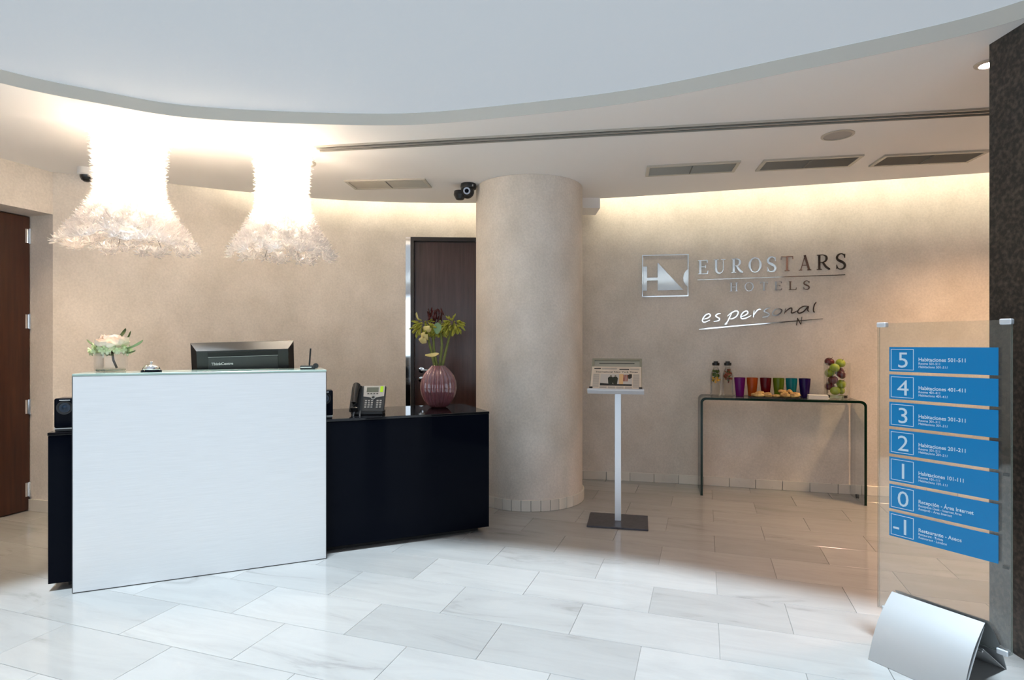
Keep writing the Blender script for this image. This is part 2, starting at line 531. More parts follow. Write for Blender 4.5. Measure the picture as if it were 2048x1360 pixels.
# ------------------------------------------------------------------ ceilings
outer = [(-6.2, -3.4)] + [lw(7.6)][:0] + [(-5.7, -3.4)][:0]
outer = [(lw(7.3)[0] - .2, -3.4), (lw(.05)[0] - .02, lw(.05)[1])] + [(-3.29, 4.22), (-2.93, 4.30)] + [p for p in COVE if p[0] > -2.84] + [(4.7, -3.4)]
def shrink(P, d):
    r = []
    for i, p in enumerate(P):
        a = Vector(P[i - 1]); b = Vector(P[(i + 1) % len(P)]); t = (b - a).normalized()
        r.append((p[0] + t.y * d, p[1] - t.x * d))
    return r
bm = bmesh.new(); plate_hole(bm, outer, [OCULUS], CEIL, CEILTOP, [shrink(OCULUS, .030)])
ceiling = mk('ceiling', bm, M_ceil, smooth=True, angle=.5); tag(ceiling, kind='structure')
# band over the opening's lip, its darker beige standing in for shade
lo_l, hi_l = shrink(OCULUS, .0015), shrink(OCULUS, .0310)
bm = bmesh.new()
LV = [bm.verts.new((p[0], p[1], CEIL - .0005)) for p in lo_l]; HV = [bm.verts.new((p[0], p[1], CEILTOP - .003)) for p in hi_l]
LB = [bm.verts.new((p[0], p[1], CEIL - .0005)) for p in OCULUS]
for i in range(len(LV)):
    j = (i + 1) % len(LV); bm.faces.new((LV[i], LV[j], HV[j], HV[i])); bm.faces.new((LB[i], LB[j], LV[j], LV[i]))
tag(mk('lip_shade_band', bm, mat('lip_shade_beige', (.62, .60, .55), .8), smooth=True, angle=.5), kind='structure')
# milky daylight sheet stretched over the curved opening
cxo = sum(p[0] for p in OCULUS) / len(OCULUS); cyo = sum(p[1] for p in OCULUS) / len(OCULUS)
SKY = [(cxo + (x - cxo) * 1.02, cyo + (y - cyo) * 1.02) for x, y in OCULUS]
bm = bmesh.new()
tri = tessellate_polygon([[Vector((p[0], p[1], 0)) for p in SKY]])
vv = [bm.verts.new((p[0], p[1], CEILTOP - .002)) for p in SKY]
for t_ in tri: bm.faces.new([vv[i] for i in t_])
tag(mk('ceiling_sheet', bm, M_milk), kind='structure')
# cove roof closing the light slot above the back wall, standing on the ceiling slab
off = []
for i, p in enumerate(COVE):
    a = Vector(COVE[max(0, i - 1)]); b = Vector(COVE[min(len(COVE) - 1, i + 1)]); t = (b - a).normalized()
    off.append((p[0] + t.y * .22, p[1] - t.x * .22))
bm = strip_wall('', off, CEILTOP, 2.80, .03, M_lining, side=-1)
tag(mk('trim_1', bm, M_lining), kind='structure')
bm = bmesh.new()
top = off + [(x, y + .1) for x, y in reversed(WALL)]
prism(bm, top, 2.79, 2.82)
tag(mk('trim_2', bm, M_lining), kind='structure')
# led strip lying on the slab edge
def inset(d):
    r = []
    for i, p in enumerate(COVE):
        a = Vector(COVE[max(0, i - 1)]); b = Vector(COVE[min(len(COVE) - 1, i + 1)]); t = (b - a).normalized()
        r.append((p[0] + t.y * d, p[1] - t.x * d))
    return r
led_pts = [p for p in inset(.15) if p[0] > -2.25]
bm = strip_wall('', led_pts, CEILTOP + .19, CEILTOP + .25, .010, M_led)
led = mk('led_strip', bm, M_led)
tag(led, 'warm cove light strip hidden above the ceiling edge by the back wall', 'light strip')
# closed bulkhead of the cove right of the column
t, n = wall_frame(.62)
bk = mk('trim_3', bmbox(.42, .735, 4.80, 5.06, 2.335, CEILTOP), M_ceil); tag(bk, kind='structure')

# ------------------------------------------------------------------ baseboards
def run_tiles(parent, pts, L0, h, th, name, m, seed=3, start=0.0, z0=0.0):
    cum = [0]
    for a, b in zip(pts, pts[1:]): cum.append(cum[-1] + (Vector(b) - Vector(a)).length)
    def pos(s):
        s = max(0, min(cum[-1], s))
        for i in range(len(pts) - 1):
            if s <= cum[i + 1] + 1e-9:
                f = (s - cum[i]) / max(1e-9, cum[i + 1] - cum[i])
                a, b = Vector(pts[i]), Vector(pts[i + 1])
                return a + (b - a) * f
        return Vector(pts[-1])
    bm = bmesh.new(); box(bm, -L0 / 2 + .0018, L0 / 2 - .0018, -th, 0, z0, h, bev=.002, seg=1)
    me = bpy.data.meshes.new(name); bm.to_mesh(me); bm.free(); me.materials.append(m)
    n = int((cum[-1] - start) / L0)
    for i in range(n):
        a = pos(start + i * L0); b = pos(start + (i + 1) * L0); c = (a + b) / 2
        o = bpy.data.objects.new(name, me); COL.objects.link(o); o.parent = parent
        o.location = (c.x, c.y, 0); o.rotation_euler = (0, 0, math.atan2(b.y - a.y, b.x - a.x))
bm = strip_wall('', wl, .002, .07, .006, M_grout, side=-1)
b2 = strip_wall('', wr, .002, .07, .006, M_grout, side=-1)
me = bpy.data.meshes.new('t'); b2.to_mesh(me); b2.free(); bm.from_mesh(me); bpy.data.meshes.remove(me)
bbk = tag(mk('baseboard_back', bm, M_grout), kind='structure')
run_tiles(bbk, [p for p in wr], .205, .075, .014, 'baseboard_tile', M_base, start=.06)
run_tiles(bbk, [p for p in wl], .205, .075, .014, 'baseboard_tile', M_base)
bm = bmesh.new(); prism(bm, [lw(.0, .01), lw(0, .225), lw(.013, .225), lw(.013, .01)], .001, .085)
bbl = tag(mk('baseboard_left', bm, M_base), kind='structure')

# ------------------------------------------------------------------ doors
dr = tag(mk('door_1', (lambda b: (prism(b, [lw(.006, .222), lw(DW - .006, .222), lw(DW - .006, .268), lw(.006, .268)], .008, 2.113), b)[1])(bmesh.new()), M_door), kind='structure')
for v in (473, 643, 813, 978):
    Yh = 4.146; z = H - (v - CY) / F * Yh
    bm = bmesh.new()
    p = C0 + LD * .008 + LN * .214
    lathe(bm, [(0, z - .055), (.009, z - .055), (.009, z + .055), (0, z + .055)], 10, M=Matrix.Translation((p.x, p.y, 0)))
    q0, q1, q2, q3 = lw(.008, .219), lw(.035, .219), lw(.035, .2225), lw(.008, .2225)
    prism(bm, [q0, q1, q2, q3], z - .05, z + .05)
    mk('hinge', bm, M_chrome, dr, smooth=True, angle=.6)

# back door in its recess (front of the recess on the wall line, door leaf 0.2 m behind)
A = Vector((DX0, wallY(DX0))); B = Vector((DX1, wallY(DX1)))
dt = (B - A).normalized(); dn = Vector((-dt.y, dt.x)); W = (B - A).length
ang = math.atan2(dt.y, dt.x)
d2 = empty('door_2', (A.x, A.y, 0), ang, kind='structure')
mk('steel_jamb', bmbox(0, .046, -.012, .10, .002, DZ - .002, bev=.002), M_chrome, d2)
bm = bmesh.new(); box(bm, .046, W, -.004, .10, DZ - .034, DZ - .001); box(bm, .046, .072, -.004, .10, 0.002, DZ - .034)
box(bm, W - .045, W - .002, -.004, .10, .002, DZ - .034)
mk('door_frame', bm, M_frame, d2)
mk('door_leaf', bmbox(.073, W - .046, .055, .10, .006, DZ - .035), M_door2, d2)
mk('backing', bmbox(0, W, .11, .13, 0, DZ), M_lining, d2)
zh = H - (740 - CY) / F * 5.2; zk = H - (759 - CY) / F * 5.2
xh = .135
bm = bmesh.new()
lathe(bm, [(0, 0), (.026, 0), (.026, .008), (.010, .010), (.010, .05), (0, .05)], 20, M=Matrix.Translation((xh, .055, zh)) @ Matrix.Rotation(PI / 2, 4, 'X'))
tube(bm, [(xh, .010, zh), (xh + .05, .008, zh), (xh + .12, .010, zh)], .009, 10)
mk('door_handle', bm, M_chrome, d2, smooth=True, angle=.6)
bm = bmesh.new()
lathe(bm, [(0, 0), (.026, 0), (.026, .008), (.012, .010), (.012, .016), (0, .016)], 20, M=Matrix.Translation((xh, .055, zk)) @ Matrix.Rotation(PI / 2, 4, 'X'))
mk('lock', bm, M_chrome, d2, smooth=True, angle=.6)

# ------------------------------------------------------------------ round column
CC = Vector((.135, 4.538)); CR = .418
col_o = empty('round_column', (CC.x, CC.y, 0), label='thick round taupe column with a ring of small marble base tiles', cat='column')
bm = bmesh.new(); lathe(bm, [(CR, .0), (CR, .5), (CR, 1.5), (CR, CEIL - .001)], 96)
mk('shaft', bm, M_wall, col_o, smooth=True)
bm = bmesh.new(); lathe(bm, [(CR + .001, .001), (CR + .008, .001), (CR + .008, .075), (CR + .001, .075)], 96)
mk('mortar_ring', bm, M_grout, col_o)
nb = 38
wd = 2 * PI * (CR + .006) / nb
bm = bmesh.new(); box(bm, -wd / 2 + .0014, wd / 2 - .0014, -.007, .007, 0.001, .08, bev=.0015, seg=1)
me = bpy.data.meshes.new('base_tile'); bm.to_mesh(me); bm.free(); me.materials.append(M_base)
for i in range(nb):
    a = 2 * PI * i / nb
    o = bpy.data.objects.new('base_tile', me); COL.objects.link(o); o.parent = col_o
    o.location = (math.cos(a) * (CR + .006), math.sin(a) * (CR + .006), 0); o.rotation_euler = (0, 0, a + PI / 2)

# ------------------------------------------------------------------ granite pillar on the right
pl = mk('granite_pillar', bmbox(1.945, 2.9, .35, 2.345, 0.001, CEILTOP - .004, bev=.002, seg=1), M_granite)
tag(pl, 'dark speckled granite pillar at the right edge, beside the floor directory', 'pillar')

# ------------------------------------------------------------------ ceiling fittings
def vent(cx, cy, rz, label):
    t = empty('ceiling_vent', (cx, cy, CEIL), rz, label, 'vent', 'ceiling air vents')
    w, d = .61, .235
    bm = bmesh.new()
    for x0, x1, y0, y1 in ((-w/2, w/2, -d/2, -d/2+.022), (-w/2, w/2, d/2-.022, d/2), (-w/2, -w/2+.022, -d/2+.022, d/2-.022), (w/2-.022, w/2, -d/2+.022, d/2-.022)):
        box(bm, x0, x1, y0, y1, -.012, -.0005)
    mk('frame', bm, M_trimcol, t)
    mk('divider', bmbox(-.004, .004, -d/2+.022, d/2-.022, -.011, -.0008), M_dgrey, t)
    mk('backing', bmbox(-w/2+.022, w/2-.022, -d/2+.022, d/2-.022, -.003, -.0004), M_dgrey, t)
    bm = bmesh.new(); box(bm, -w/2+.023, w/2-.023, -.0045, .0045, -.0012, .0012, M=Matrix.Rotation(.5, 4, 'X'))
    me = bpy.data.meshes.new('slat'); bm.to_mesh(me); bm.free(); me.materials.append(M_bronze)
    n = 17
    for i in range(n):
        y = -d/2 + .028 + (d - .056) * i / (n - 1)
        o = bpy.data.objects.new('slat', me); COL.objects.link(o); o.parent = t; o.location = (0, y, -.007)
vent(-.935, 4.367, math.radians(-5), 'ceiling air vent left of the round column, near the door')
vent(1.243, 3.99, math.radians(-10.6), 'ceiling air vent nearest the round column of the three on the right')
vent(1.985, 3.863, math.radians(-10), 'middle ceiling air vent of the three on the right')
vent(2.72, 3.768, math.radians(-9), 'rightmost ceiling air vent, next to the granite pillar')

def round_speaker(cx, cy, r, label):
    t = empty('ceiling_speaker', (cx, cy, CEIL), 0, label, 'speaker', 'round ceiling speakers')
    bm = bmesh.new(); lathe(bm, [(r * .84, -.0005), (r * .84, -.007), (r, -.005), (r, -.0005)], 40); mk('rim', bm, M_trimcol, t, smooth=True, angle=.5)
    bm = bmesh.new(); lathe(bm, [(0, -.005), (r * .84, -.003)], 40); mk('grille', bm, mat('speaker_mesh', (.40, .38, .36), .6), t)
round_speaker(1.9, 3.355, .088, 'round flush speaker in the ceiling above the three right vents')
round_speaker(-1.42, 3.86, .10, 'round flush speaker in the ceiling half hidden behind a chandelier')

s0, s1 = Vector((-1.215, 3.580)), Vector((3.3, 2.88))
sd = s1 - s0
sl = empty('slot_diffuser', (s0.x, s0.y, CEIL), math.atan2(sd.y, sd.x), 'long narrow linear slot with two dark grooves across the ceiling', 'slot vent')
SLn = sd.length
mk('channel', bmbox(0, SLn, -.036, .036, -.003, -.0005), M_blackmatte, sl)
for nm, y0, y1 in (('rail', -.044, -.037), ('rail', -.005, .005), ('rail', .037, .044)):
    mk(nm, bmbox(0, SLn, y0, y1, -.012, -.0006), M_trimcol, sl)

def spotlight(x, y, label, power, col):
    sp = empty('recessed_spotlight', (x, y, CEIL), 0, label, 'spotlight', 'recessed spotlights')
    bm = bmesh.new(); lathe(bm, [(.030, -.0005), (.032, -.010), (.048, -.006), (.050, -.0005)], 32); mk('rim', bm, M_trimcol, sp, smooth=True, angle=.5)
    bm = bmesh.new(); lathe(bm, [(0, -.012), (.018, -.010), (.026, -.004), (.028, -.001)], 24); mk('bulb', bm, M_spotbulb, sp, smooth=True)
    ld = bpy.data.lights.new('spot_lamp', 'SPOT'); ld.energy = power; ld.color = col; ld.spot_size = math.radians(125); ld.spot_blend = .9; ld.shadow_soft_size = .10
    lo_ = bpy.data.objects.new('spot_lamp', ld); COL.objects.link(lo_); lo_.parent = sp; lo_.location = (0, 0, -.03)
spotlight(-3.02, 3.18, 'added unseen warm fill spotlight in the ceiling in front of the wooden side door', 30, (1, .74, .46))  # added fill lamp outside the view, brightens the floor and wall at left
spotlight(2.068, 2.50, 'small recessed pinkish spotlight in the ceiling at the granite pillar', 22, (1, .55, .42))
spotlight(3.55, 2.75, 'added unseen warm fill spotlight in the ceiling behind the granite pillar, away from the wall', 46, (1, .70, .46))  # added fill lamp hidden by the pillar, warms the right wall and ceiling
spotlight(3.22, 3.62, 'recessed warm spotlight in the ceiling behind the granite pillar, nearer the wall', 46, (1, .62, .33))

# dome camera (white) and turret camera (black)
c = empty('dome_camera', (-2.955, 4.0, CEIL), 0, 'white ceiling dome camera with dark bubble by the left corner', 'camera')
bm = bmesh.new(); lathe(bm, [(0, -.0005), (.058, -.0005), (.058, -.042), (.050, -.05), (0, -.05)], 32); mk('housing', bm, M_white, c, smooth=True, angle=.5)
bm = bmesh.new(); lathe(bm, [(.044, -.05), (.042, -.066), (.033, -.082), (.018, -.092), (0, -.095)], 32); mk('bubble', bm, mat('smoked_bubble', (.02, .02, .02), .05), c, smooth=True)
p = Vector((-.352, 4.385, CEIL))
c = empty('turret_camera', p, 0, 'small black turret security camera on the ceiling beside the column', 'camera')
bm = bmesh.new(); lathe(bm, [(0, -.0005), (.058, -.0005), (.062, -.02), (.058, -.038), (.03, -.045), (0, -.045)], 28, M=Matrix.Translation((.02, .0, 0))); mk('mount', bm, M_black, c, smooth=True, angle=.6)
bm = bmesh.new(); bmesh.ops.create_uvsphere(bm, u_segments=24, v_segments=14, radius=.052, matrix=Matrix.Translation((.012, -.012, -.062))); mk('ball', bm, M_black, c, smooth=True)
bm = bmesh.new(); lathe(bm, [(0, 0), (.044, 0), (.048, .03), (.03, .062), (0, .066)], 24, M=Matrix.Translation((-.045, .0, -.055)) @ Matrix.Rotation(PI, 4, 'X')); mk('side_shell', bm, M_black, c, smooth=True, angle=.6)
R = Matrix.Translation((.012, -.058, -.067)) @ Matrix.Rotation(PI / 2 + .25, 4, 'X')
bm = bmesh.new(); lathe(bm, [(.016, 0), (.026, 0), (.026, .010), (.016, .010)], 24, M=R); mk('lens_ring', bm, mat('pale_blue_ring', (.35, .42, .55), .3), c, smooth=True, angle=.5)
bm = bmesh.new(); lathe(bm, [(0, 0), (.016, 0), (.012, .008), (0, .011)], 20, M=R); mk('lens', bm, M_black_gloss, c, smooth=True)
mk('tag', bmbox(.046, .060, -.052, -.046, -.030, -.016, bev=.001), M_grey, c)

# ------------------------------------------------------------------ chandeliers
def blossom_mesh():
    bm = bmesh.new()
    R_ = .043
    for layer, (n, rr, lift, rot) in enumerate(((6, 1.0, .80, 0), (5, .62, 1.5, .4))):
        for i in range(n):
            a = 2 * PI * i / n + rot
            d = Vector((math.cos(a), math.sin(a), 0)); s = Vector((-math.sin(a), math.cos(a), 0))
            b0 = d * .004; m1 = d * R_ * rr * .52; tp = d * R_ * rr
            h1 = R_ * lift * .22; h2 = R_ * lift * .62
            w = R_ * rr * .22
            v0 = bm.verts.new(b0 + s * .002 + Vector((0, 0, .001))); v1 = bm.verts.new(b0 - s * .002 + Vector((0, 0, .001)))
            l = bm.verts.new(m1 + s * w + Vector((0, 0, h1 + .004))); r = bm.verts.new(m1 - s * w + Vector((0, 0, h1 + .004)))
            m = bm.verts.new(m1 + Vector((0, 0, h1 - .003))); t_ = bm.verts.new(tp + Vector((0, 0, h2)))
            bm.faces.new((v0, l, m)); bm.faces.new((v1, m, r)); bm.faces.new((v0, m, v1)); bm.faces.new((l, t_, m)); bm.faces.new((m, t_, r))
    me = bpy.data.meshes.new('blossom'); bm.to_mesh(me); bm.free(); me.materials.append(M_blossom)
    return me
BLOSSOM = blossom_mesh()

def chandelier(cx, cy, prof, label, power, seed):
    rnd = random.Random(seed)
    t = empty('chandelier', (cx, cy, CEIL), 0, label, 'chandelier', 'crystal blossom chandeliers')
    prof = spline(prof, 10)
    cum = [0]
    for a, b in zip(prof, prof[1:]): cum.append(cum[-1] + math.hypot(a[0] - b[0], a[1] - b[1]))
    def pp(s):
        for i in range(len(prof) - 1):
            if s <= cum[i + 1] + 1e-9:
                f = (s - cum[i]) / (cum[i + 1] - cum[i]); a, b = prof[i], prof[i + 1]
                tx, tz = b[0] - a[0], b[1] - a[1]; l = math.hypot(tx, tz)
                return a[0] + tx * f, a[1] + tz * f, tx / l, tz / l
        a, b = prof[-2], prof[-1]; tx, tz = b[0] - a[0], b[1] - a[1]; l = math.hypot(tx, tz)
        return prof[-1][0], prof[-1][1], tx / l, tz / l
    # canopy, wire cage, bulbs
    bm = bmesh.new(); lathe(bm, [(0, -.0005), (.075, -.0005), (.075, -.02), (.06, -.03), (0, -.03)], 32); mk('canopy', bm, M_chrome, t, smooth=True, angle=.5)
    bm = bmesh.new()
    for s in (0.02, .22, .44, cum[-1] - .03):
        r, z, _, _ = pp(min(s, cum[-1])); tube(bm, [((r - .012) * math.cos(2 * PI * k / 40), (r - .012) * math.sin(2 * PI * k / 40), z) for k in range(41)], .0018, 5)
    for k in range(8):
        a = 2 * PI * k / 8; tube(bm, [((q[0] - .012) * math.cos(a), (q[0] - .012) * math.sin(a), q[1]) for q in prof[::5]], .0018, 5)
    for k in range(4):
        a = 2 * PI * k / 4 + .4; r, z, _, _ = pp(.02); tube(bm, [(.05 * math.cos(a), .05 * math.sin(a), -.028), ((r - .012) * math.cos(a), (r - .012) * math.sin(a), z)], .002, 5)
    mk('wire_cage', bm, M_chrome, t)
    bm = bmesh.new(); tube(bm, [(0, 0, -.03), (0, 0, -.40)], .008, 10); mk('stem', bm, M_chrome, t, smooth=True)
    for k in range(6):
        a = 2 * PI * k / 6; z = -.14 - .09 * (k % 3)
        bm = bmesh.new(); lathe(bm, [(0, z - .045), (.009, z - .04), (.011, z - .01), (.009, z + .01), (0, z + .012)], 12, M=Matrix.Translation((.05 * math.cos(a), .05 * math.sin(a), 0)))
        mk('bulb', bm, M_bulb, t, smooth=True)
    for z in (-.19, -.28, -.36):
        l = bpy.data.lights.new('lamp', 'POINT'); l.energy = power; l.color = (1, .86, .68); l.shadow_soft_size = .035
        o = bpy.data.objects.new('lamp', l); COL.objects.link(o); o.parent = t; o.location = (0, 0, z)
    places = []
    step = .0315; ns = int(cum[-1] / step)
    for i in range(ns + 1):
        s = min(cum[-1], i * step); r, z, tx, tz = pp(s)
        n = max(8, int(2 * PI * r / .041))
        for k in range(n):
            a = 2 * PI * (k + .5 * (i % 2)) / n + rnd.uniform(-.06, .06)
            last = i >= ns - 1
            zz = z + rnd.uniform(-.007, .007) - (abs(math.sin(a * 4.5 + seed)) * .030 if last else 0)
            if i == ns and abs(math.sin(a * 4.5 + seed)) < .35: continue
            nrm = Vector((math.cos(a) * -tz, math.sin(a) * -tz, tx))
            if nrm.x * math.cos(a) + nrm.y * math.sin(a) < 0 and abs(tz) > .3: nrm = -nrm
            nrm = (nrm + Vector((rnd.uniform(-.3, .3), rnd.uniform(-.3, .3), rnd.uniform(-.3, .3)))).normalized()
            q = nrm.to_track_quat('Z', 'Y') @ Matrix.Rotation(rnd.uniform(0, 2 * PI), 3, 'Z').to_quaternion()
            rr = r + rnd.uniform(-.006, .010)
            pos = Vector((rr * math.cos(a), rr * math.sin(a), zz))
            view = (Vector((-cx, -cy, 0))).normalized()
            places.append((-(pos.x * view.x + pos.y * view.y) / max(.05, r) - (.0 if i > 3 else .1), pos, q, rnd.uniform(.85, 1.12)))
    places.sort(key=lambda e: e[0])
    for _, pos, q, sc in places[:300]:
        o = bpy.data.objects.new('blossom', BLOSSOM); COL.objects.link(o); o.parent = t
        o.location = pos; o.rotation_mode = 'QUATERNION'; o.rotation_quaternion = q; o.scale = (sc, sc, sc)
    bm = bmesh.new()
    for _, pos, q, sc in places[300:]:
        n0 = len(bm.verts); bm.from_mesh(BLOSSOM); bm.verts.ensure_lookup_table()
        bmesh.ops.transform(bm, matrix=Matrix.LocRotScale(pos, q, Vector((sc, sc, sc))), verts=bm.verts[n0:])
    me = bpy.data.meshes.new('far_blossoms'); bm.to_mesh(me); bm.free(); me.materials.append(M_blossom)
    o = link('blossoms_behind', me, None, t); tag(o, kind='stuff')
    print('BLOSSOMS', len(places))
P1 = [(.160, -.035), (.152, -.13), (.143, -.25), (.141, -.32), (.156, -.40), (.192, -.48), (.240, -.555), (.290, -.615), (.330, -.655)]
chandelier(-2.165, 3.26, P1, 'left crystal blossom chandelier, the larger, nearer the wooden side door', 4.2, 3)
P2 = [(r * .855, z * 1.0 - .005) for r, z in P1]
chandelier(-1.395, 3.50, P2, 'right crystal blossom chandelier, above the computer on the counter', 4.2, 11)

# ------------------------------------------------------------------ text helper (built-in font)
def text_mesh(txt, size, align='LEFT', depth=0.0, sx=1.0, shear=0.0, spacing=1.0, bold=0.0):
    cu = bpy.data.curves.new('t', 'FONT')
    cu.body = txt; cu.size = size; cu.align_x = align; cu.extrude = depth; cu.shear = shear; cu.space_character = spacing
    cu.offset = bold
    cu.resolution_u = 3
    ob = bpy.data.objects.new('t', cu); COL.objects.link(ob)
    bpy.context.view_layer.update()
    dg = bpy.context.evaluated_depsgraph_get()
    me = bpy.data.meshes.new_from_object(ob.evaluated_get(dg))
    bpy.data.objects.remove(ob); bpy.data.curves.remove(cu)
    for v in me.vertices: v.co.x *= sx
    me.materials.clear()
    return me

def merge_meshes(items):
    """items: (mesh, matrix) -> bmesh"""
    bm = bmesh.new()
    for me, M in items:
        n0 = len(bm.verts); bm.from_mesh(me); bm.verts.ensure_lookup_table()
        bmesh.ops.transform(bm, matrix=M, verts=bm.verts[n0:])
        bpy.data.meshes.remove(me)
    return bm

STAND = Matrix.Rotation(PI / 2, 4, 'X')      # text upright, facing -y

# ------------------------------------------------------------------ reception: black desk and tall counter
P0 = Vector((-2.11, 2.76)); DA = math.atan2(.45, 1.072)
DE = Vector((math.cos(DA), math.sin(DA))); DNn = Vector((-math.sin(DA), math.cos(DA)))
def dl(x, y, z=0): p = P0 + DE * x + DNn * y; return Vector((p.x, p.y, z))
def to_desk(p): q = Vector((p.x, p.y)) - P0; return q.dot(DE), q.dot(DNn)
DT = .77
desk = empty('reception_desk', (P0.x, P0.y, 0), DA, 'long low glossy black reception desk with a recessed plinth', 'desk')
mk('body', bmbox(-.117, 2.161, .075, .60, .036, DT - .016, bev=.0015, seg=1), M_black_gloss, desk)
mk('desk_top', bmbox(-.119, 2.163, .073, .602, DT - .015, DT, bev=.002), mat('black_glass_top', (.004, .004, .006), .04), desk)
mk('plinth', bmbox(-.052, 2.105, .135, .56, .0005, .036), M_blackmatte, desk)
ctr = empty('tall_counter', (P0.x, P0.y, 0), DA, 'tall brushed steel counter front with a glass top standing against the black desk', 'counter')
mk('front_panel', bmbox(0, 1.163, 0, .038, .004, 1.044, bev=.0015, seg=1), M_panel, ctr)
mk('edge_strip', bmbox(-.0022, -.0002, .0, .040, .004, 1.044), M_dgrey, ctr)
mk('edge_strip', bmbox(1.1632, 1.1652, .0, .040, .004, 1.044), M_dgrey, ctr)
mk('counter_box', bmbox(.004, 1.100, .040, .29, DT + .0008, 1.044), mat('counter_shell', (.30, .31, .31), .4), ctr)
mk('glass_top', bmbox(-.002, 1.165, -.001, .302, 1.0445, 1.056, bev=.002, seg=1), mat('frosted_green_glass', (.42, .55, .49), .12, 0, **{'Coat Weight': .5}), ctr)
CT = 1.0562

# ------------------------------------------------------------------ all-in-one computer seen from behind
mx0, mx1 = at(387, 741, CT), None
pc = empty('desktop_computer', dl(.741, .425, DT), DA, 'black all-in-one computer seen from behind the tall counter', 'computer')
w2, hh = .275, .372
TILT = Matrix.Translation((0, .0, .075)) @ Matrix.Rotation(math.radians(-1.6), 4, 'Y') @ Matrix.Rotation(math.radians(9), 4, 'X')
bm = bmesh.new()
# bevelled back shell: front rim larger, back face smaller
def frustum(bm, a, b, M):
    (ax0, ax1, az0, az1, ay), (bx0, bx1, bz0, bz1, by) = a, b
    A = [bm.verts.new(p) for p in ((ax0, ay, az0), (ax1, ay, az0), (ax1, ay, az1), (ax0, ay, az1))]
    B = [bm.verts.new(p) for p in ((bx0, by, bz0), (bx1, by, bz0), (bx1, by, bz1), (bx0, by, bz1))]
    bm.faces.new(A[::-1]); bm.faces.new(B)
    for i in range(4):
        j = (i + 1) % 4; bm.faces.new((A[i], A[j], B[j], B[i]))
    bmesh.ops.transform(bm, matrix=M, verts=A + B)
frustum(bm, (-w2, w2, 0, hh, 0), (-w2 + .033, w2 - .033, .03, hh - .040, -.048), TILT)
mk('back_shell', bm, M_black, pc)
bm = bmesh.new(); box(bm, -w2, w2, .0005, .014, 0, hh, bev=.004, M=TILT); mk('bezel', bm, M_black, pc)
bm = bmesh.new(); box(bm, -.185, .185, -.058, -.0485, .035, hh - .077, bev=.003, M=TILT); mk('cover', bm, M_dgrey, pc)
bm = bmesh.new(); box(bm, -.185, .185, -.0565, -.0485, hh - .074, hh - .050, M=TILT); mk('vent_slot', bm, M_blackmatte, pc)
bm = bmesh.new(); box(bm, -.185, .185, -.060, -.0485, hh - .0768, hh - .0745, M=TILT); mk('slot_lip', bm, M_grey, pc)
me = text_mesh('ThinkCentre', .021, sx=1.02, bold=.0006)
bm = merge_meshes([(me, TILT @ Matrix.Translation((-.168, -.0588, hh - .122)) @ STAND)]); mk('lettering', bm, M_white, pc)
bm = bmesh.new(); box(bm, -.06, .06, -.055, .02, .004, .12, bev=.006); mk('stand_neck', bm, M_black, pc)
bm = bmesh.new(); box(bm, -.13, .13, -.07, .12, .0005, .012, bev=.004); mk('stand_foot', bm, M_black, pc)

# ------------------------------------------------------------------ small wireless receiver with aerial
q = to_desk(at(619, 738.5, CT))
ant = empty('aerial_receiver', dl(q[0], .14, CT), DA - .1, 'small black receiver box with an upright aerial on the steel counter', 'antenna')
mk('base', bmbox(-.048, .034, -.025, .025, .0005, .020, bev=.003), M_black, ant)
mk('stripe', bmbox(-.046, .014, -.0275, -.0252, .009, .013), M_white, ant)
bm = bmesh.new(); lathe(bm, [(0, -.018), (.014, -.018), (.016, 0), (.014, .018), (0, .018)], 20, M=Matrix.Translation((.036, 0, .018)) @ Matrix.Rotation(PI / 2, 4, 'X')); mk('knuckle', bm, M_black, ant, smooth=True, angle=.6)
bm = bmesh.new(); tube(bm, [(.001, 0, .018), (.002, 0, .03), (.008, 0, .118)], [.0035, .005, .0046], 10); mk('aerial', bm, M_black, ant, smooth=True, angle=.6)

# ------------------------------------------------------------------ service bell
q = to_desk(at(293, 746, CT))
bell = empty('service_bell', dl(q[0], .095, CT), 0, 'round chrome service bell on a black base on the counter', 'bell')
bm = bmesh.new(); lathe(bm, [(0, .0005), (.047, .0005), (.048, .006), (.042, .011), (0, .011)], 36); mk('base', bm, M_black_gloss, bell, smooth=True, angle=.5)
bm = bmesh.new(); lathe(bm, [(.040, .012), (.041, .015), (.039, .022), (.033, .031), (.022, .038), (.010, .041), (0, .0415)], 36); mk('dome', bm, M_chrome, bell, smooth=True)
bm = bmesh.new(); lathe(bm, [(0, .041), (.005, .041), (.004, .047), (.007, .049), (.007, .053), (0, .055)], 16); mk('plunger', bm, M_chrome, bell, smooth=True)

# ------------------------------------------------------------------ petals and leaves
def petal(bm, length, width, curl=.3, cup=.2, M=None, nu=6, nv=4, tip=1.0, base=.25, ruffle=0.0):
    rows = []
    for i in range(nu + 1):
        t = i / nu
        w = width * (base + (1 - base) * math.sin(min(1, t * 1.15) * PI * .5)) * (1 - t ** (3.0 * tip)) ** .6 if t < 1 else width * .02
        ang_ = curl * t
        x = length * t * math.cos(ang_ * .7); z = length * t * math.sin(ang_ * .7)
        row = []
        for j in range(nv + 1):
            s = (j / nv - .5) * 2
            row.append(bm.verts.new((x, s * w * .5, z + cup * width * (s * s) * .5 + ruffle * width * t * math.sin(s * 7 + length * 900) * .5)))
        rows.append(row)
    for A, B in zip(rows, rows[1:]):
        for j in range(nv):
            bm.faces.new((A[j], A[j + 1], B[j + 1], B[j]))
    vs_ = [v for r in rows for v in r]
    if M is not None: bmesh.ops.transform(bm, matrix=M, verts=vs_)
    return vs_
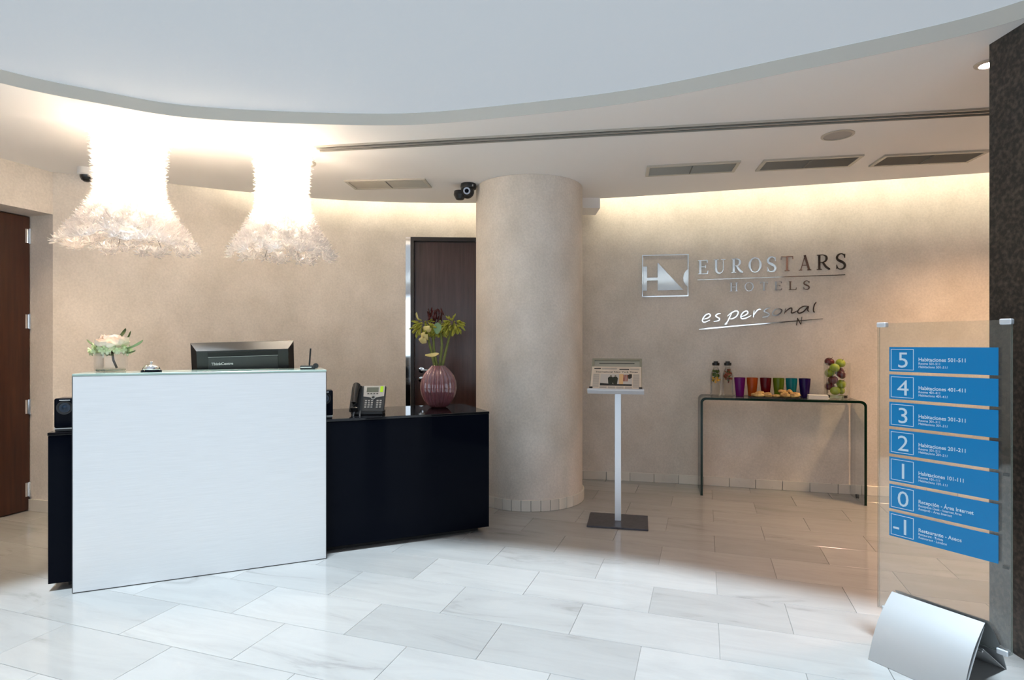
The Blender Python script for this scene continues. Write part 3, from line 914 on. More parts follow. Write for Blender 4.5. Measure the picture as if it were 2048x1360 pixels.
def leafmat(name, c1, c2, tr=.15, rough=.5):
    m = mat(name, c1, rough, 0, **{'Subsurface Weight': 0.0})
    add_noise(m, c1, c2, scale=22, detail=3)
    return m
M_peony = leafmat('peony_petal', srgb(250, 226, 205), srgb(255, 238, 222))
M_hydr = leafmat('hydrangea_petal', srgb(206, 222, 160), srgb(238, 240, 214))
M_leaf = leafmat('dark_leaf', srgb(46, 62, 26), srgb(82, 104, 52))
M_leaf2 = leafmat('grey_leaf', srgb(120, 150, 100), srgb(140, 165, 120))
M_stem = leafmat('green_stem', srgb(96, 105, 40), srgb(128, 132, 62))
M_bud = leafmat('yellow_green_bud', srgb(128, 130, 30), srgb(186, 178, 62))
M_cream = leafmat('cream_bract', srgb(214, 196, 122), srgb(234, 214, 150))
M_red = leafmat('dark_red_flower', srgb(58, 14, 12), srgb(104, 28, 20))

# small glass vase with peony and hydrangea
pv = dl(*to_desk(at(222, 743.0, CT)), CT)
vz = empty('glass_vase', (pv.x, pv.y, CT), DA * .6, 'small square clear glass vase on the counter holding a peony', 'vase')
bm = bmesh.new()
a, h_ = .058, .098
r = box(bm, -a, a, -a, a, .0005, h_, bev=.010, seg=3)
bmesh.ops.delete(bm, geom=[f for f in bm.faces if f.calc_center_median().z > h_ - 1e-4], context='FACES')
mk('outer_wall', bm, M_glass, vz, smooth=True, angle=.6)
bm = bmesh.new(); box(bm, -a + .006, a - .006, -a + .006, a - .006, .014, h_ - .001, bev=.009, seg=3)
bmesh.ops.delete(bm, geom=[f for f in bm.faces if f.calc_center_median().z > h_ - .002], context='FACES')
mk('inner_wall', bm, M_glass, vz, smooth=True, angle=.6)
mk('thick_base', bmbox(-a + .007, a - .007, -a + .007, a - .007, .003, .0135, bev=.003), thin_glass('glass_base', (.72, .78, .70, 1), 1.2), vz)
fl = empty('flower_bouquet', (pv.x, pv.y, CT), 0, 'pale pink peony with green hydrangea petals and leaves in the glass vase', 'flowers')
rnd = random.Random(5)
NPET = 46
for k in range(NPET):                                 # peony head
    lay = (k / NPET)
    th = k * 2.399; el = 1.25 - 1.30 * lay
    bm = bmesh.new(); petal(bm, .034 + .042 * lay, .050 + .030 * lay, curl=.9 - .5 * lay, cup=.55, tip=2.6, base=.3, ruffle=.16, nu=7, nv=6)
    o = mk('petal', bm, M_peony, fl, smooth=True)
    o.location = (.014 + .012 * math.cos(th), .012 * math.sin(th) - .012, .136 - .014 * lay)
    o.rotation_euler = (rnd.uniform(-.25, .25), -el + rnd.uniform(-.15, .15), th)
for k in range(60):                                   # hydrangea florets
    th = rnd.uniform(0, 2 * PI); zz = rnd.uniform(-.5, 1)
    rr = .088 + rnd.uniform(-.01, .012)
    pos = Vector((rr * math.cos(th) * (1 - .25 * abs(zz)), rr * .75 * math.sin(th), .108 + .024 * zz))
    bm = bmesh.new()
    for j in range(4):
        petal(bm, .020, .019, curl=.3, cup=.3, M=Matrix.Rotation(j * PI / 2, 4, 'Z'), nu=3, nv=2)
    o = mk('floret', bm, M_hydr, fl, smooth=True)
    o.location = pos; nrm = (pos - Vector((0, 0, .125))).normalized()
    o.rotation_mode = 'QUATERNION'; o.rotation_quaternion = nrm.to_track_quat('Z', 'Y')
for (x, y, z, th, el, ln, mm) in ((.02, .02, .165, 1.2, -.55, .075, M_leaf), (.06, .02, .155, .3, -.75, .06, M_leaf), (.085, 0, .118, .05, -.12, .09, M_leaf2), (.075, .0, .095, -.15, .15, .06, M_leaf), (-.075, .0, .13, PI + .1, -.25, .06, M_leaf2), (-.05, .03, .145, PI - .3, -.3, .055, M_leaf), (0.0, -.02, .088, -.6, .35, .05, M_leaf)):
    bm = bmesh.new(); petal(bm, ln, ln * .55, curl=.5, cup=.3); o = mk('leaf', bm, mm, fl, smooth=True); o.location = (x, y, z); o.rotation_euler = (0, el, th)
bm = bmesh.new(); tube(bm, [(.005, 0, .11), (.012, 0, .06), (.028, .004, .018)], .0055, 8); mk('stem', bm, mat('brown_stem', srgb(70, 56, 34), .6), fl, smooth=True)

# ------------------------------------------------------------------ desk speakers
def desk_speaker(loc, rz, label):
    t = empty('desk_speaker', loc, rz, label, 'speaker', 'small desk speakers')
    mk('cabinet', bmbox(-.045, .045, -.05, .05, .018, .163, bev=.008, seg=3), M_black_gloss, t)
    mk('foot', bmbox(-.042, .042, -.045, .045, .0006, .012, bev=.002), M_black, t)
    mk('foot_trim', bmbox(-.045, .045, -.05, .05, .0122, .0178, bev=.001), M_grey, t)
    R_ = Matrix.Translation((0, -.0503, .118)) @ Matrix.Rotation(PI / 2, 4, 'X')
    bm = bmesh.new(); lathe(bm, [(.024, 0), (.033, 0), (.034, .004), (.028, .003), (.024, .001)], 28, M=R_); mk('driver_ring', bm, M_black, t, smooth=True, angle=.5)
    bm = bmesh.new(); lathe(bm, [(.0235, .0006), (.012, -.0002), (.008, .003), (0, .005)], 24, M=R_); mk('cone', bm, mat('blue_black_cone', (.01, .025, .05), .25), t, smooth=True)
    mk('badge', bmbox(-.022, .022, -.0515, -.0502, .152, .156), M_white, t)
q = to_desk(at(128, 861, DT))
desk_speaker(dl(-.052, .140, DT), DA - .05, 'small glossy black desk speaker at the left end of the desk')
q = to_desk(at(652, 832, DT))
desk_speaker(dl(1.166, .145, DT), DA - .05, 'small black desk speaker half hidden by the counter, beside the telephone')

# ------------------------------------------------------------------ desk telephone
pp_ = at(737, 830, DT); q = to_desk(pp_)
ph = empty('desk_telephone', dl(q[0], q[1] + .045, DT), math.radians(3), 'grey and silver desk telephone with coiled cord hanging over the desk edge', 'telephone')
PT = Matrix.Translation((0, -.035, .022)) @ Matrix.Rotation(math.radians(58), 4, 'X')     # sloping face: x right, y up the face, z towards viewer
bm = bmesh.new(); box(bm, -.105, .105, 0, .175, -.020, 0, bev=.006, M=PT); mk('body', bm, M_dgrey, ph, smooth=False)
bm = bmesh.new(); box(bm, -.09, .10, -.045, .06, .0005, .022, bev=.005); mk('foot', bm, M_black, ph)
bm = bmesh.new(); prism(bm, [(-.030, .172), (-.026, .098), (.010, .093), (.034, .086), (.058, .093), (.098, .101), (.099, .172)], .0003, .004, M=PT); fp = mk('faceplate', bm, mat('silver_face', (.50, .48, .45), .35, .3), ph)
bm = bmesh.new(); box(bm, -.010, .062, .128, .160, .0043, .0058, M=PT); mk('screen', bm, mat('lcd', (.16, .17, .13), .15), ph)
bm = bmesh.new(); box(bm, .072, .090, .128, .168, .0043, .0052, M=PT); mk('note', bm, mat('lime_note', srgb(190, 240, 20), .6), ph)
for i in range(4):
    bm = bmesh.new(); box(bm, -.004 + i * .018, .008 + i * .018, .114, .119, .0042, .0062, bev=.0006, M=PT); mk('soft_key', bm, M_black, ph)
bm = bmesh.new(); lathe(bm, [(.009, .004), (.015, .004), (.015, .007), (.009, .007)], 24, M=PT @ Matrix.Translation((.034, .092, 0))); mk('dial_ring', bm, M_grey, ph, smooth=True, angle=.5)
bm = bmesh.new(); lathe(bm, [(0, .004), (.009, .004), (.008, .007), (0, .0075)], 20, M=PT @ Matrix.Translation((.034, .092, 0))); mk('dial', bm, M_dgrey, ph, smooth=True)
kbm = bmesh.new(); box(kbm, -.0062, .0062, -.0045, .0045, 0, .004, bev=.0014); kme = bpy.data.meshes.new('key'); kbm.to_mesh(kme); kbm.free(); kme.materials.append(mat('light_key', (.45, .44, .42), .45))
for r in range(4):
    for cidx in range(6):
        if cidx == 3: continue
        x = -.008 + cidx * .0185 + (0 if cidx < 3 else -.004)
        o = bpy.data.objects.new('key', kme); COL.objects.link(o); o.parent = ph
        o.matrix_local = PT @ Matrix.Translation((x, .070 - r * .0145, .0002))
bm = bmesh.new()
path = [PT @ Vector((-.070, y, z)) for y, z in ((.168, .006), (.160, .026), (.130, .033), (.085, .034), (.040, .033), (.012, .028), (.002, .008))]
tube(bm, path, [.020, .024, .018, .0165, .018, .024, .021], 14)
mk('handset', bm, M_black_gloss if False else M_black, ph, smooth=True, angle=.9)
bm = bmesh.new(); box(bm, -.100, -.042, .004, .172, .0003, .008, bev=.003, M=PT); mk('cradle', bm, M_black, ph)
# coiled cord hanging in front of the desk
f0 = PT @ Vector((-.066, 0, .006)); f1 = PT @ Vector((-.034, .002, .003))
fy = to_desk(ph.matrix_basis.translation)[1]
cpts = []
ctrl = [Vector((f0.x, f0.y, f0.z)), Vector((-.066, -.085, .004)), Vector((-.064, -.098, -.03)), Vector((-.058, -.098, -.085)), Vector((-.035, -.098, -.125)), Vector((-.012, -.090, -.110)), Vector((-.016, -.088, -.06)), Vector((-.026, -.084, -.015)), Vector((-.030, -.074, .004)), Vector((f1.x, f1.y, f1.z))]
n = len(ctrl)
for i in range(n - 1):
    for k in range(14):
        t = k / 14
        a_, b_, c_, d_ = ctrl[max(0, i - 1)], ctrl[i], ctrl[i + 1], ctrl[min(n - 1, i + 2)]
        cpts.append(.5 * ((2 * b_) + (c_ - a_) * t + (2 * a_ - 5 * b_ + 4 * c_ - d_) * t * t + (3 * b_ - a_ - 3 * c_ + d_) * t ** 3))
hel = []
tot = len(cpts)
for i in range(tot * 5 - 5):
    j = i // 5; f_ = (i % 5) / 5
    p = cpts[j].lerp(cpts[min(j + 1, tot - 1)], f_)
    tdir = (cpts[min(j + 1, tot - 1)] - cpts[max(j - 1, 0)]).normalized()
    a_ = tdir.cross(Vector((0, 1, .1))).normalized(); b_ = tdir.cross(a_)
    th = i * 1.05
    hel.append(p + (a_ * math.cos(th) + b_ * math.sin(th)) * .0042)
bm = bmesh.new(); tube(bm, hel, .0013, 5); mk('coiled_cord', bm, mat('grey_cord', (.16, .17, .18), .4), ph, smooth=True)

# ------------------------------------------------------------------ plum glass vase with tall flowers
vp = at(877, 814.5, DT); q = to_desk(vp); vp = dl(q[0], min(q[1], .47), DT)
va = empty('ribbed_vase', vp, 0, 'round ribbed plum coloured glass vase on the black desk', 'vase')
prof = [(.0, .0006), (.045, .0006), (.062, .010), (.088, .042), (.108, .085), (.117, .130), (.113, .175), (.098, .218), (.074, .252), (.050, .274), (.043, .284)]
bm = bmesh.new(); lathe(bm, prof, 168, ribs=21, ribamp=.12); mk('outer_wall', bm, M_vaseglass, va, smooth=True)
bm = bmesh.new(); lathe(bm, [(r_ * .93, z_ + (.004 if i < 2 else 0)) for i, (r_, z_) in enumerate(prof)], 84, ribs=21, ribamp=.06); mk('inner_wall', bm, M_vaseglass, va, smooth=True)
fb = empty('tall_flower_arrangement', vp, 0, 'yellow green drooping flower heads with dark red blooms in the plum vase', 'flowers')
rnd = random.Random(9)
Yv = vp.y
def vpos(u, v, dy=0): return Vector(((u - CX) / F * (Yv + dy) - vp.x, dy, H - (v - CY) / F * (Yv + dy) - vp.z))
stems = [((872, 745), (862, 700), (853, 664)), ((876, 745), (868, 700), (866, 660)), ((882, 745), (892, 700), (902, 660)), ((878, 745), (884, 690), (880, 640))]
for k, st in enumerate(stems):
    bm = bmesh.new(); a0 = vpos(*st[0], -.0 + .01 * k); tube(bm, [Vector((a0.x * .5, 0, .03)), a0, vpos(*st[1], .01 * k), vpos(*st[2], .01 * k)], [.009, .0095, .009, .007], 8); mk('stem', bm, M_stem, fb, smooth=True)
def bud_mesh(nm, L_, w_):
    bm = bmesh.new(); lathe(bm, [(0, 0), (w_ * .25, L_ * .15), (w_ * .35, L_ * .4), (w_ * .5, L_ * .62), (w_ * .42, L_ * .82), (w_ * .15, L_ * .97), (0, L_)], 7)
    me = bpy.data.meshes.new(nm); bm.to_mesh(me); bm.free(); me.materials.append(M_bud)
    for p_ in me.polygons: p_.use_smooth = True
    return me
BUD = bud_mesh('bud', .062, .017)
def head(u, v, dy, n, spread, seed):
    rn = random.Random(seed); c_ = vpos(u, v, dy)
    for k in range(n):
        th = k * 2.399 + rn.uniform(-.8, .8); zc = 1 - 1.75 * ((k + .5) / n)
        rr = math.sqrt(max(0, 1 - zc * zc))
        d = Vector((rr * math.cos(th), rr * math.sin(th), zc))
        root = c_ + Vector((d.x * spread * .55, d.y * spread * .45, d.z * spread * .40)) * rn.uniform(.7, 1.1)
        dd = Vector((d.x * .75, d.y * .7, d.z * .7 - .75 + rn.uniform(-.45, .45))).normalized()
        o = bpy.data.objects.new('bud', BUD); COL.objects.link(o); o.parent = fb
        o.location = root; o.rotation_mode = 'QUATERNION'; o.rotation_quaternion = dd.to_track_quat('Z', 'Y')
        s_ = rn.uniform(.6, 1.0); o.scale = (s_ * .9, s_ * .9, s_)
head(905, 650, .02, 105, .098, 1)
head(849, 653, .02, 85, .098, 2)
head(874, 662, .05, 30, .06, 4)
for (u, v, dy, ln, wd_, rot) in ((860, 656, -.075, .085, .075, (.9, .55, 2.6)), (850, 668, -.085, .085, .085, (1.0, .75, 2.35)), (846, 676, -.08, .07, .075, (.7, .95, 2.2)), (836, 640, -.02, .06, .03, (.3, -.6, 2.4))):
    bm = bmesh.new(); petal(bm, ln, wd_, curl=.6, cup=.5); o = mk('bract', bm, M_cream, fb, smooth=True); o.location = vpos(u, v, dy); o.rotation_euler = rot
bm = bmesh.new(); petal(bm, .095, .06, curl=.4, cup=.3); o = mk('bract', bm, M_cream, fb, smooth=True); o.location = vpos(850, 712, -.05); o.rotation_euler = (.6, .12, .1)
bm = bmesh.new(); petal(bm, .08, .07, curl=.2, cup=.2); o = mk('leaf', bm, M_leaf2, fb, smooth=True); o.location = vpos(874, 668, -.02); o.rotation_euler = (PI / 2, -PI / 2 + .1, 0)
for k in range(30):
    bm = bmesh.new(); petal(bm, rnd.uniform(.035, .06), .024, curl=.5, cup=.6, nu=4, nv=2)
    o = mk('red_petal', bm, M_red, fb, smooth=True); o.location = vpos(rnd.uniform(855, 892), rnd.uniform(630, 650), .06 + rnd.uniform(-.02, .03)); o.rotation_euler = (rnd.uniform(-.5, .5), -rnd.uniform(.7, 1.6), rnd.uniform(0, 6.3))

# ------------------------------------------------------------------ glass console table
T0 = at(1401, 991, 0); TA = math.atan2(-.294, 1.137); TLn = 1.175; TDp = .325; TH = .777; TT = .018
tab = empty('glass_console_table', (T0.x, T0.y, 0), TA, 'bent clear glass console table with dark green edges against the wall', 'table')
def waterfall(r_out, inset_):
    pts = []
    x0, x1, z1 = inset_, TLn - inset_, TH - inset_
    pts.append((x0, 0.001))
    for k in range(9): a_ = PI - k * PI / 16; pts.append((x0 + r_out + r_out * math.cos(a_), z1 - r_out + r_out * math.sin(a_)))
    for k in range(9): a_ = PI / 2 - k * PI / 16; pts.append((x1 - r_out + r_out * math.cos(a_), z1 - r_out + r_out * math.sin(a_)))
    pts.append((x1, .001))
    return pts
po, pi_ = waterfall(.04, 0), waterfall(.028, TT)
bm = bmesh.new()
for pts in (po, pi_):
    A_ = [bm.verts.new((x, 0, z)) for x, z in pts]; B_ = [bm.verts.new((x, TDp, z)) for x, z in pts]
    for i in range(len(pts) - 1): bm.faces.new((A_[i], A_[i + 1], B_[i + 1], B_[i]))
mk('glass_sheet', bm, M_tableglass, tab, smooth=True, angle=.6)
for y in (0, TDp):
    bm = bmesh.new(); A_ = [bm.verts.new((x, y, z)) for x, z in po]; B_ = [bm.verts.new((x, y, z)) for x, z in pi_]
    yb = .0015 if y == 0 else -.0015
    for i in range(len(po) - 1): bm.faces.new((A_[i], A_[i + 1], B_[i + 1], B_[i]))
    mk('glass_edge', bm, M_glassedge, tab)
for x in (TT / 2, TLn - TT / 2):
    mk('foot_edge', bmbox(x - TT / 2, x + TT / 2, .001, TDp - .001, .0003, .0012), M_glassedge, tab)
for x in (TT + .003, TLn - TT - .003):
    bm = bmesh.new(); lathe(bm, [(0, 0), (.017, 0), (.017, .006), (0, .006)], 20, M=Matrix.Translation((x, .16, .030)) @ Matrix.Rotation(PI / 2 if x < .5 else -PI / 2, 4, 'Y')); mk('foot_disc', bm, M_dgrey, tab, smooth=True, angle=.5)
TR = Matrix.Translation((T0.x, T0.y, 0)) @ Matrix.Rotation(TA, 4, 'Z')
def tl(x, y, z=TH + .0003): return TR @ Vector((x, y, z))

def bottle(x, y, label, cols, seed):
    t = empty('infusion_bottle', tl(x, y), TA, label, 'bottle', 'fruit water bottles')
    pr = [(0, .0006), (.042, .0006), (.046, .006), (.046, .150), (.043, .172), (.033, .200), (.022, .222), (.018, .236), (.018, .256)]
    bm = bmesh.new(); lathe(bm, pr, 36); mk('glass_body', bm, M_glass, t, smooth=True, angle=.8)
    bm = bmesh.new(); lathe(bm, [(0, .008)] + [(r_ - .004, z_) for r_, z_ in pr[2:]][0:6] + [(0, .221)], 30); mk('water', bm, thin_glass('water', (.985, .985, .98, 1), .25, ior=1.2), t, smooth=True, angle=.8)
    bm = bmesh.new(); lathe(bm, [(0, .246), (.027, .246), (.029, .250), (.029, .268), (.018, .270), (.018, .280), (0, .281)], 28); mk('stopper', bm, M_black, t, smooth=True, angle=.5)
    rn = random.Random(seed)
    for k in range(60):
        zz = rn.uniform(.130, .212); rmax = .038 if zz < .165 else .038 - (zz - .165) * .45
        th = rn.uniform(0, 2 * PI); rr = rmax * math.sqrt(rn.uniform(.3, 1))
        ci = 0 if zz > .152 else 1
        if rn.random() < .2: ci = 2
        bm = bmesh.new(); petal(bm, rn.uniform(.018, .027), rn.uniform(.018, .026), curl=.8, cup=.5, nu=3, nv=2)
        o = mk('herb' if ci == 0 else 'fruit_slice', bm, cols[ci], t, smooth=True); o.location = (rr * .42 * math.cos(th), rr * .42 * math.sin(th), zz - .01); o.rotation_euler = (rn.uniform(0, 6), rn.uniform(-1, 1), rn.uniform(0, 6))
M_mint = leafmat('mint', srgb(70, 96, 20), srgb(120, 140, 40)); M_lemon = leafmat('lemon', srgb(230, 170, 40), srgb(250, 205, 90)); M_org = leafmat('orange_peel', srgb(150, 60, 24), srgb(190, 96, 44)); M_berry = leafmat('berry', srgb(110, 40, 26), srgb(150, 70, 40))
bottle(.135, .225, 'clear bottle with mint and lemon slices, leftmost on the glass table', (M_mint, M_lemon, M_mint), 1)
bottle(.228, .238, 'clear bottle with orange and red fruit pieces beside the purple tumbler', (M_org, M_berry, M_mint), 2)

def tumbler(x, y, col, nm, label):
    m = mat('tumbler_' + nm, col, .12, 0, **{'Transmission Weight': .35, 'IOR': 1.35})
    t = empty('tumbler', tl(x, y), 0, label, 'tumbler', 'coloured tumblers in a row')
    bm = bmesh.new(); lathe(bm, [(0, .0006), (.029, .0006), (.031, .004), (.035, .05), (.0405, .105), (.0435, .150)], 36); mk('outer_wall', bm, m, t, smooth=True, angle=.9)
    bm = bmesh.new(); lathe(bm, [(0, .010), (.028, .010), (.033, .05), (.0385, .105), (.0415, .150), (.0435, .1502)], 36); mk('inner_wall', bm, m, t, smooth=True, angle=.9)
for x, y, c_, nm in ((.318, .215, srgb(120, 16, 120), 'purple'), (.412, .21, srgb(190, 84, 22), 'orange'), (.512, .205, srgb(104, 10, 22), 'dark_red'), (.607, .20, srgb(110, 132, 24), 'olive_green'), (.700, .195, srgb(10, 130, 140), 'teal'), (.795, .19, srgb(44, 16, 92), 'indigo')):
    tumbler(x, y, c_, nm, {'purple': 'purple plastic tumbler, leftmost of the row, beside the bottles', 'orange': 'orange plastic tumbler standing behind the pastries', 'dark_red': 'dark red plastic tumbler standing behind the pastries', 'olive_green': 'olive green plastic tumbler in the row on the table', 'teal': 'teal plastic tumbler between the green and indigo ones', 'indigo': 'dark indigo plastic tumbler, last of the row, behind the napkins'}[nm])

# pastries on a slate tray
tr_ = mk('serving_tray', bmbox(-.185, .185, -.055, .055, .0004, .008, bev=.002), mat('dark_slate', (.02, .02, .022), .5)); tr_.location = tl(.555, .075); tr_.rotation_euler = (0, 0, TA)
tag(tr_, 'thin dark slate tray under the pastries on the glass table', 'tray')
M_past = mat('baked_pastry', srgb(205, 160, 80), .6); add_noise(M_past, srgb(150, 92, 34), srgb(236, 200, 128), scale=26, detail=4, lo=.32, hi=.6, bump=.5, bscale=90)
rn = random.Random(21)
def pastry(x, y, z, sx, sy, sz, label, rz):
    bm = bmesh.new(); bmesh.ops.create_icosphere(bm, subdivisions=3, radius=1)
    for v in bm.verts:
        n_ = mnoise.noise(v.co * 1.6 + Vector((x * 40, y * 30, z * 20))) * .32 + mnoise.noise(v.co * 4 + Vector((x * 90, 3, 7))) * .12
        v.co = v.co * (1 + n_); v.co.x *= sx; v.co.y *= sy; v.co.z = max(v.co.z, -.75) * sz
    zm = min(v.co.z for v in bm.verts)
    for v in bm.verts: v.co.z -= zm
    o = mk('pastry', bm, M_past, None, smooth=True); o.location = tl(x, y, TH + .0088 + z); o.rotation_euler = (0, 0, TA + rz)
    tag(o, label, 'pastry', 'baked pastries on the slate tray')
for (x, y, z, a_, b_, c_, lab, rz) in ((.432, .065, 0, .048, .026, .020, 'long pale pastry at the left front of the slate tray', 0), (.500, .072, 0, .040, .026, .020, 'long pastry second from the left at the tray front', .2), (.455, .105, .022, .034, .022, .012, 'flat pastry lying on top at the left of the tray', .4), (.566, .070, 0, .030, .024, .013, 'small low pastry in the middle gap of the tray', 0), (.628, .062, 0, .036, .028, .024, 'rounded golden pastry right of the tray middle', .3), (.695, .066, 0, .040, .028, .025, 'rounded golden pastry at the right end of the tray', -.2), (.618, .100, .030, .036, .022, .016, 'golden pastry on top of the right heap', .5), (.665, .095, .034, .028, .020, .014, 'small pastry crowning the right heap', .9)):
    pastry(x, y, z, a_, b_, c_, lab, rz)

nap = empty('napkin_stack', tl(.868, .105), TA - .12, 'small stack of folded white paper napkins beside the apples', 'napkins')
for k in range(5):
    mk('napkin', bmbox(-.068 + rn.uniform(-.002, .002), .068, -.055, .055 + rn.uniform(-.002, .002), .0006 + k * .006, .0060 + k * .006, bev=.002), M_paper, nap)

# apples in a glass cylinder
gv = tl(1.02, .175)
gj = empty('glass_cylinder', gv, 0, 'tall clear glass cylinder with a thick base filled with apples', 'jar')
bm = bmesh.new(); lathe(bm, [(0, .0006), (.084, .0006), (.090, .008), (.086, .022), (.090, .034), (.0935, .275)], 40); mk('outer_wall', bm, M_glass, gj, smooth=True, angle=.7)
bm = bmesh.new(); lathe(bm, [(0, .030), (.0875, .030), (.0910, .275), (.0935, .2755)], 40); mk('inner_wall', bm, M_glass, gj, smooth=True, angle=.7)
bm = bmesh.new(); lathe(bm, [(0, .006), (.074, .006), (.072, .020), (.074, .0285), (0, .0285)], 32); mk('base_plug', bm, thin_glass('glass_plug', (.74, .84, .76, 1), 1.3), gj, smooth=True, angle=.7)
def apple_mesh(nm, m):
    bm = bmesh.new()
    pr = []
    for k in range(15):
        a_ = PI * k / 14
        r_ = math.sin(a_) * (1 + .06 * math.cos(a_)); z_ = -math.cos(a_) * .88
        z_ += .16 * math.exp(-(a_ / .38) ** 2) - .24 * math.exp(-((PI - a_) / .42) ** 2)
        pr.append((r_ * .040 if 0 < k < 14 else 0, z_ * .040))
    lathe(bm, pr, 24)
    me = bpy.data.meshes.new(nm); bmesh.ops.recalc_face_normals(bm, faces=bm.faces); bm.to_mesh(me); bm.free(); me.materials.append(m)
    for p_ in me.polygons: p_.use_smooth = True
    return me
def applemat(nm, a_, b_):
    m = mat(nm, a_, .22, 0, **{'Coat Weight': .3}); add_noise(m, a_, b_, scale=18, detail=4, stretch=(1, 1, .4)); return m
AG = apple_mesh('apple_skin_green', applemat('green_apple', srgb(138, 160, 20), srgb(176, 192, 56)))
AR = apple_mesh('apple_skin_red', applemat('red_apple', srgb(70, 6, 12), srgb(112, 20, 24)))
sbm = bmesh.new(); tube(sbm, [(0, 0, .024), (.002, 0, .034), (.006, 0, .046)], .0018, 5); SME = bpy.data.meshes.new('stalk'); sbm.to_mesh(SME); sbm.free(); SME.materials.append(mat('brown_stalk', srgb(60, 40, 22), .7))
APPLES = []
def apple(*a): APPLES.append(a)
apple(1658, 725, .02, AR, 'dark red apple at the top left of the glass cylinder', (.5, .2, 0))
apple(1681, 727, -.0, AG, 'green apple at the top right of the cylinder, dimple showing', (.6, 0, .3))
apple(1661, 737, -.035, AG, 'green apple in front under the top dark red one', (-.6, .5, 0))
apple(1652, 746, .02, AG, 'yellow green apple peeking out at the left of the cylinder', (.4, -.5, 0))
apple(1680, 742, .035, AR, 'red apple mostly hidden under the top right green one', (0, .4, 1))
apple(1679, 750, -.02, AR, 'shiny red apple at the right, half way down', (.2, .6, 0))
apple(1659, 760, -.025, AR, 'dark red apple at the left, half way down', (.3, -.4, 0))
apple(1653, 772, .015, AR, 'dark red apple low at the left of the cylinder', (.2, -.2, 0))
apple(1679, 769, -.01, AG, 'green apple low at the right of the cylinder', (.5, .2, 0))
apple(1664, 783, -.03, AG, 'green apple at the bottom front of the cylinder', (-.4, .2, 0), 1.03)
apple(1682, 784, .02, AG, 'yellow green apple at the bottom right of the cylinder', (.2, .4, 0))
AR_ = .0365
AP = []
for a_ in APPLES:
    Y = gv.y + a_[2]
    AP.append(Vector(((a_[0] - CX) / F * Y - gv.x, a_[2], H - (a_[1] - CY) / F * Y - gv.z)))
AP0 = [p.copy() for p in AP]
for it in range(900):
    if it < 700:
        for p, p_0 in zip(AP, AP0): p += (p_0 - p) * .02
    for i in range(len(AP)):
        for j in range(i):
            d = AP[i] - AP[j]
            if d.length < 2 * AR_ + .001:
                k_ = (2 * AR_ + .001 - d.length) * .3; d.normalize(); AP[i] += d * k_; AP[j] -= d * k_
    for p in AP:
        h_ = Vector((p.x, p.y)); lim = .0872 - AR_ - .001
        if h_.length > lim: h_ = h_ * (lim / h_.length); p.x, p.y = h_.x, h_.y
        p.z = max(p.z, .030 + AR_ * .9)
for a_, p in zip(APPLES, AP):
    t = empty('apple', gv + p, 0, a_[4], 'apple', 'apples in the glass cylinder')
    t.rotation_euler = a_[5]; t.scale = (AR_ / .0405,) * 3
    link('skin', a_[3], None, t); link('stalk', SME, None, t)

# ------------------------------------------------------------------ newspaper stand
NS = Vector((.7145, 3.876)); NA = math.radians(-12.5)
ns = empty('newspaper_stand', (NS.x, NS.y, 0), NA, 'aluminium newspaper stand with sloped tray on a dark square foot', 'stand')
mk('foot_plate', bmbox(-.197, .197, -.155, .15, .0006, .012, bev=.0015, seg=1), M_steelbase, ns)
mk('post', bmbox(-.021, .021, -.012, .012, .0122, .93, bev=.002), M_aluclip, ns)
sl_ang = math.atan2(.20, .25)
NT = Matrix.Translation((-.012, -.105, .893)) @ Matrix.Rotation(sl_ang, 4, 'X')   # x right, y up the slope, z off the slope
bm = bmesh.new(); box(bm, -.168, .168, 0, .318, -.010, 0, bev=.002, M=NT); mk('tray_board', bm, mat('pale_board', (.40, .38, .31), .4), ns)
bm = bmesh.new()
for a_ in ((-.170, -.154, 0, .320), (.154, .170, 0, .320), (-.154, .154, .300, .320)): box(bm, a_[0], a_[1], a_[2], a_[3], .0002, .008, M=NT)
mk('tray_frame', bm, mat('tray_frame_metal', (.33, .32, .25), .35, .4), ns)
bm = bmesh.new(); box(bm, -.120, .120, .272, .277, .0003, .002, M=NT); mk('board_line', bm, M_dgrey, ns)
bm = bmesh.new(); box(bm, -.183, .183, -.020, -.002, -.012, .022, bev=.002, M=NT); mk('ledge', bm, M_aluclip, ns)
for x in (-.172, .150):
    bm = bmesh.new(); box(bm, x, x + .022, .002, .020, .0082, .0185, bev=.002, M=NT); mk('corner_stop', bm, M_black, ns)
npz = empty('newspaper', (NS.x, NS.y, 0), NA, 'folded newspaper with a large front page photo on the stand', 'newspaper')
NP = NT @ Matrix.Translation((0, .004, .0085))
M_news = mat('newsprint', srgb(214, 200, 182), .85); add_noise(M_news, srgb(206, 190, 172), srgb(222, 208, 190), scale=10)
bm = bmesh.new(); box(bm, -.166, .166, 0, .222, .0, .0045, bev=.0015, M=NP); mk('sheets', bm, M_news, npz)
M_ink = mat('ink', (.03, .028, .026), .8); M_inkg = mat('ink_grey', (.30, .28, .26), .8)
items = [(text_mesh('International New York Times', .0225, 'CENTER', sx=1.0, bold=.0004, shear=.06), NP @ Matrix.Translation((0.002, .160, .0050)))]
bm = merge_meshes(items); mk('masthead', bm, M_ink, npz)
bm = bmesh.new()
box(bm, -.150, -.105, .196, .207, .0046, .0049, M=NP); box(bm, .020, .085, .190, .199, .0046, .0049, M=NP)
mk('headline_strip', bm, M_ink, npz)
bm = bmesh.new()
for k in range(3):
    box(bm, -.098, .004, .194 + k * .005, .1965 + k * .005, .0046, .0049, M=NP); box(bm, .092, .152, .189 + k * .005, .1915 + k * .005, .0046, .0049, M=NP)
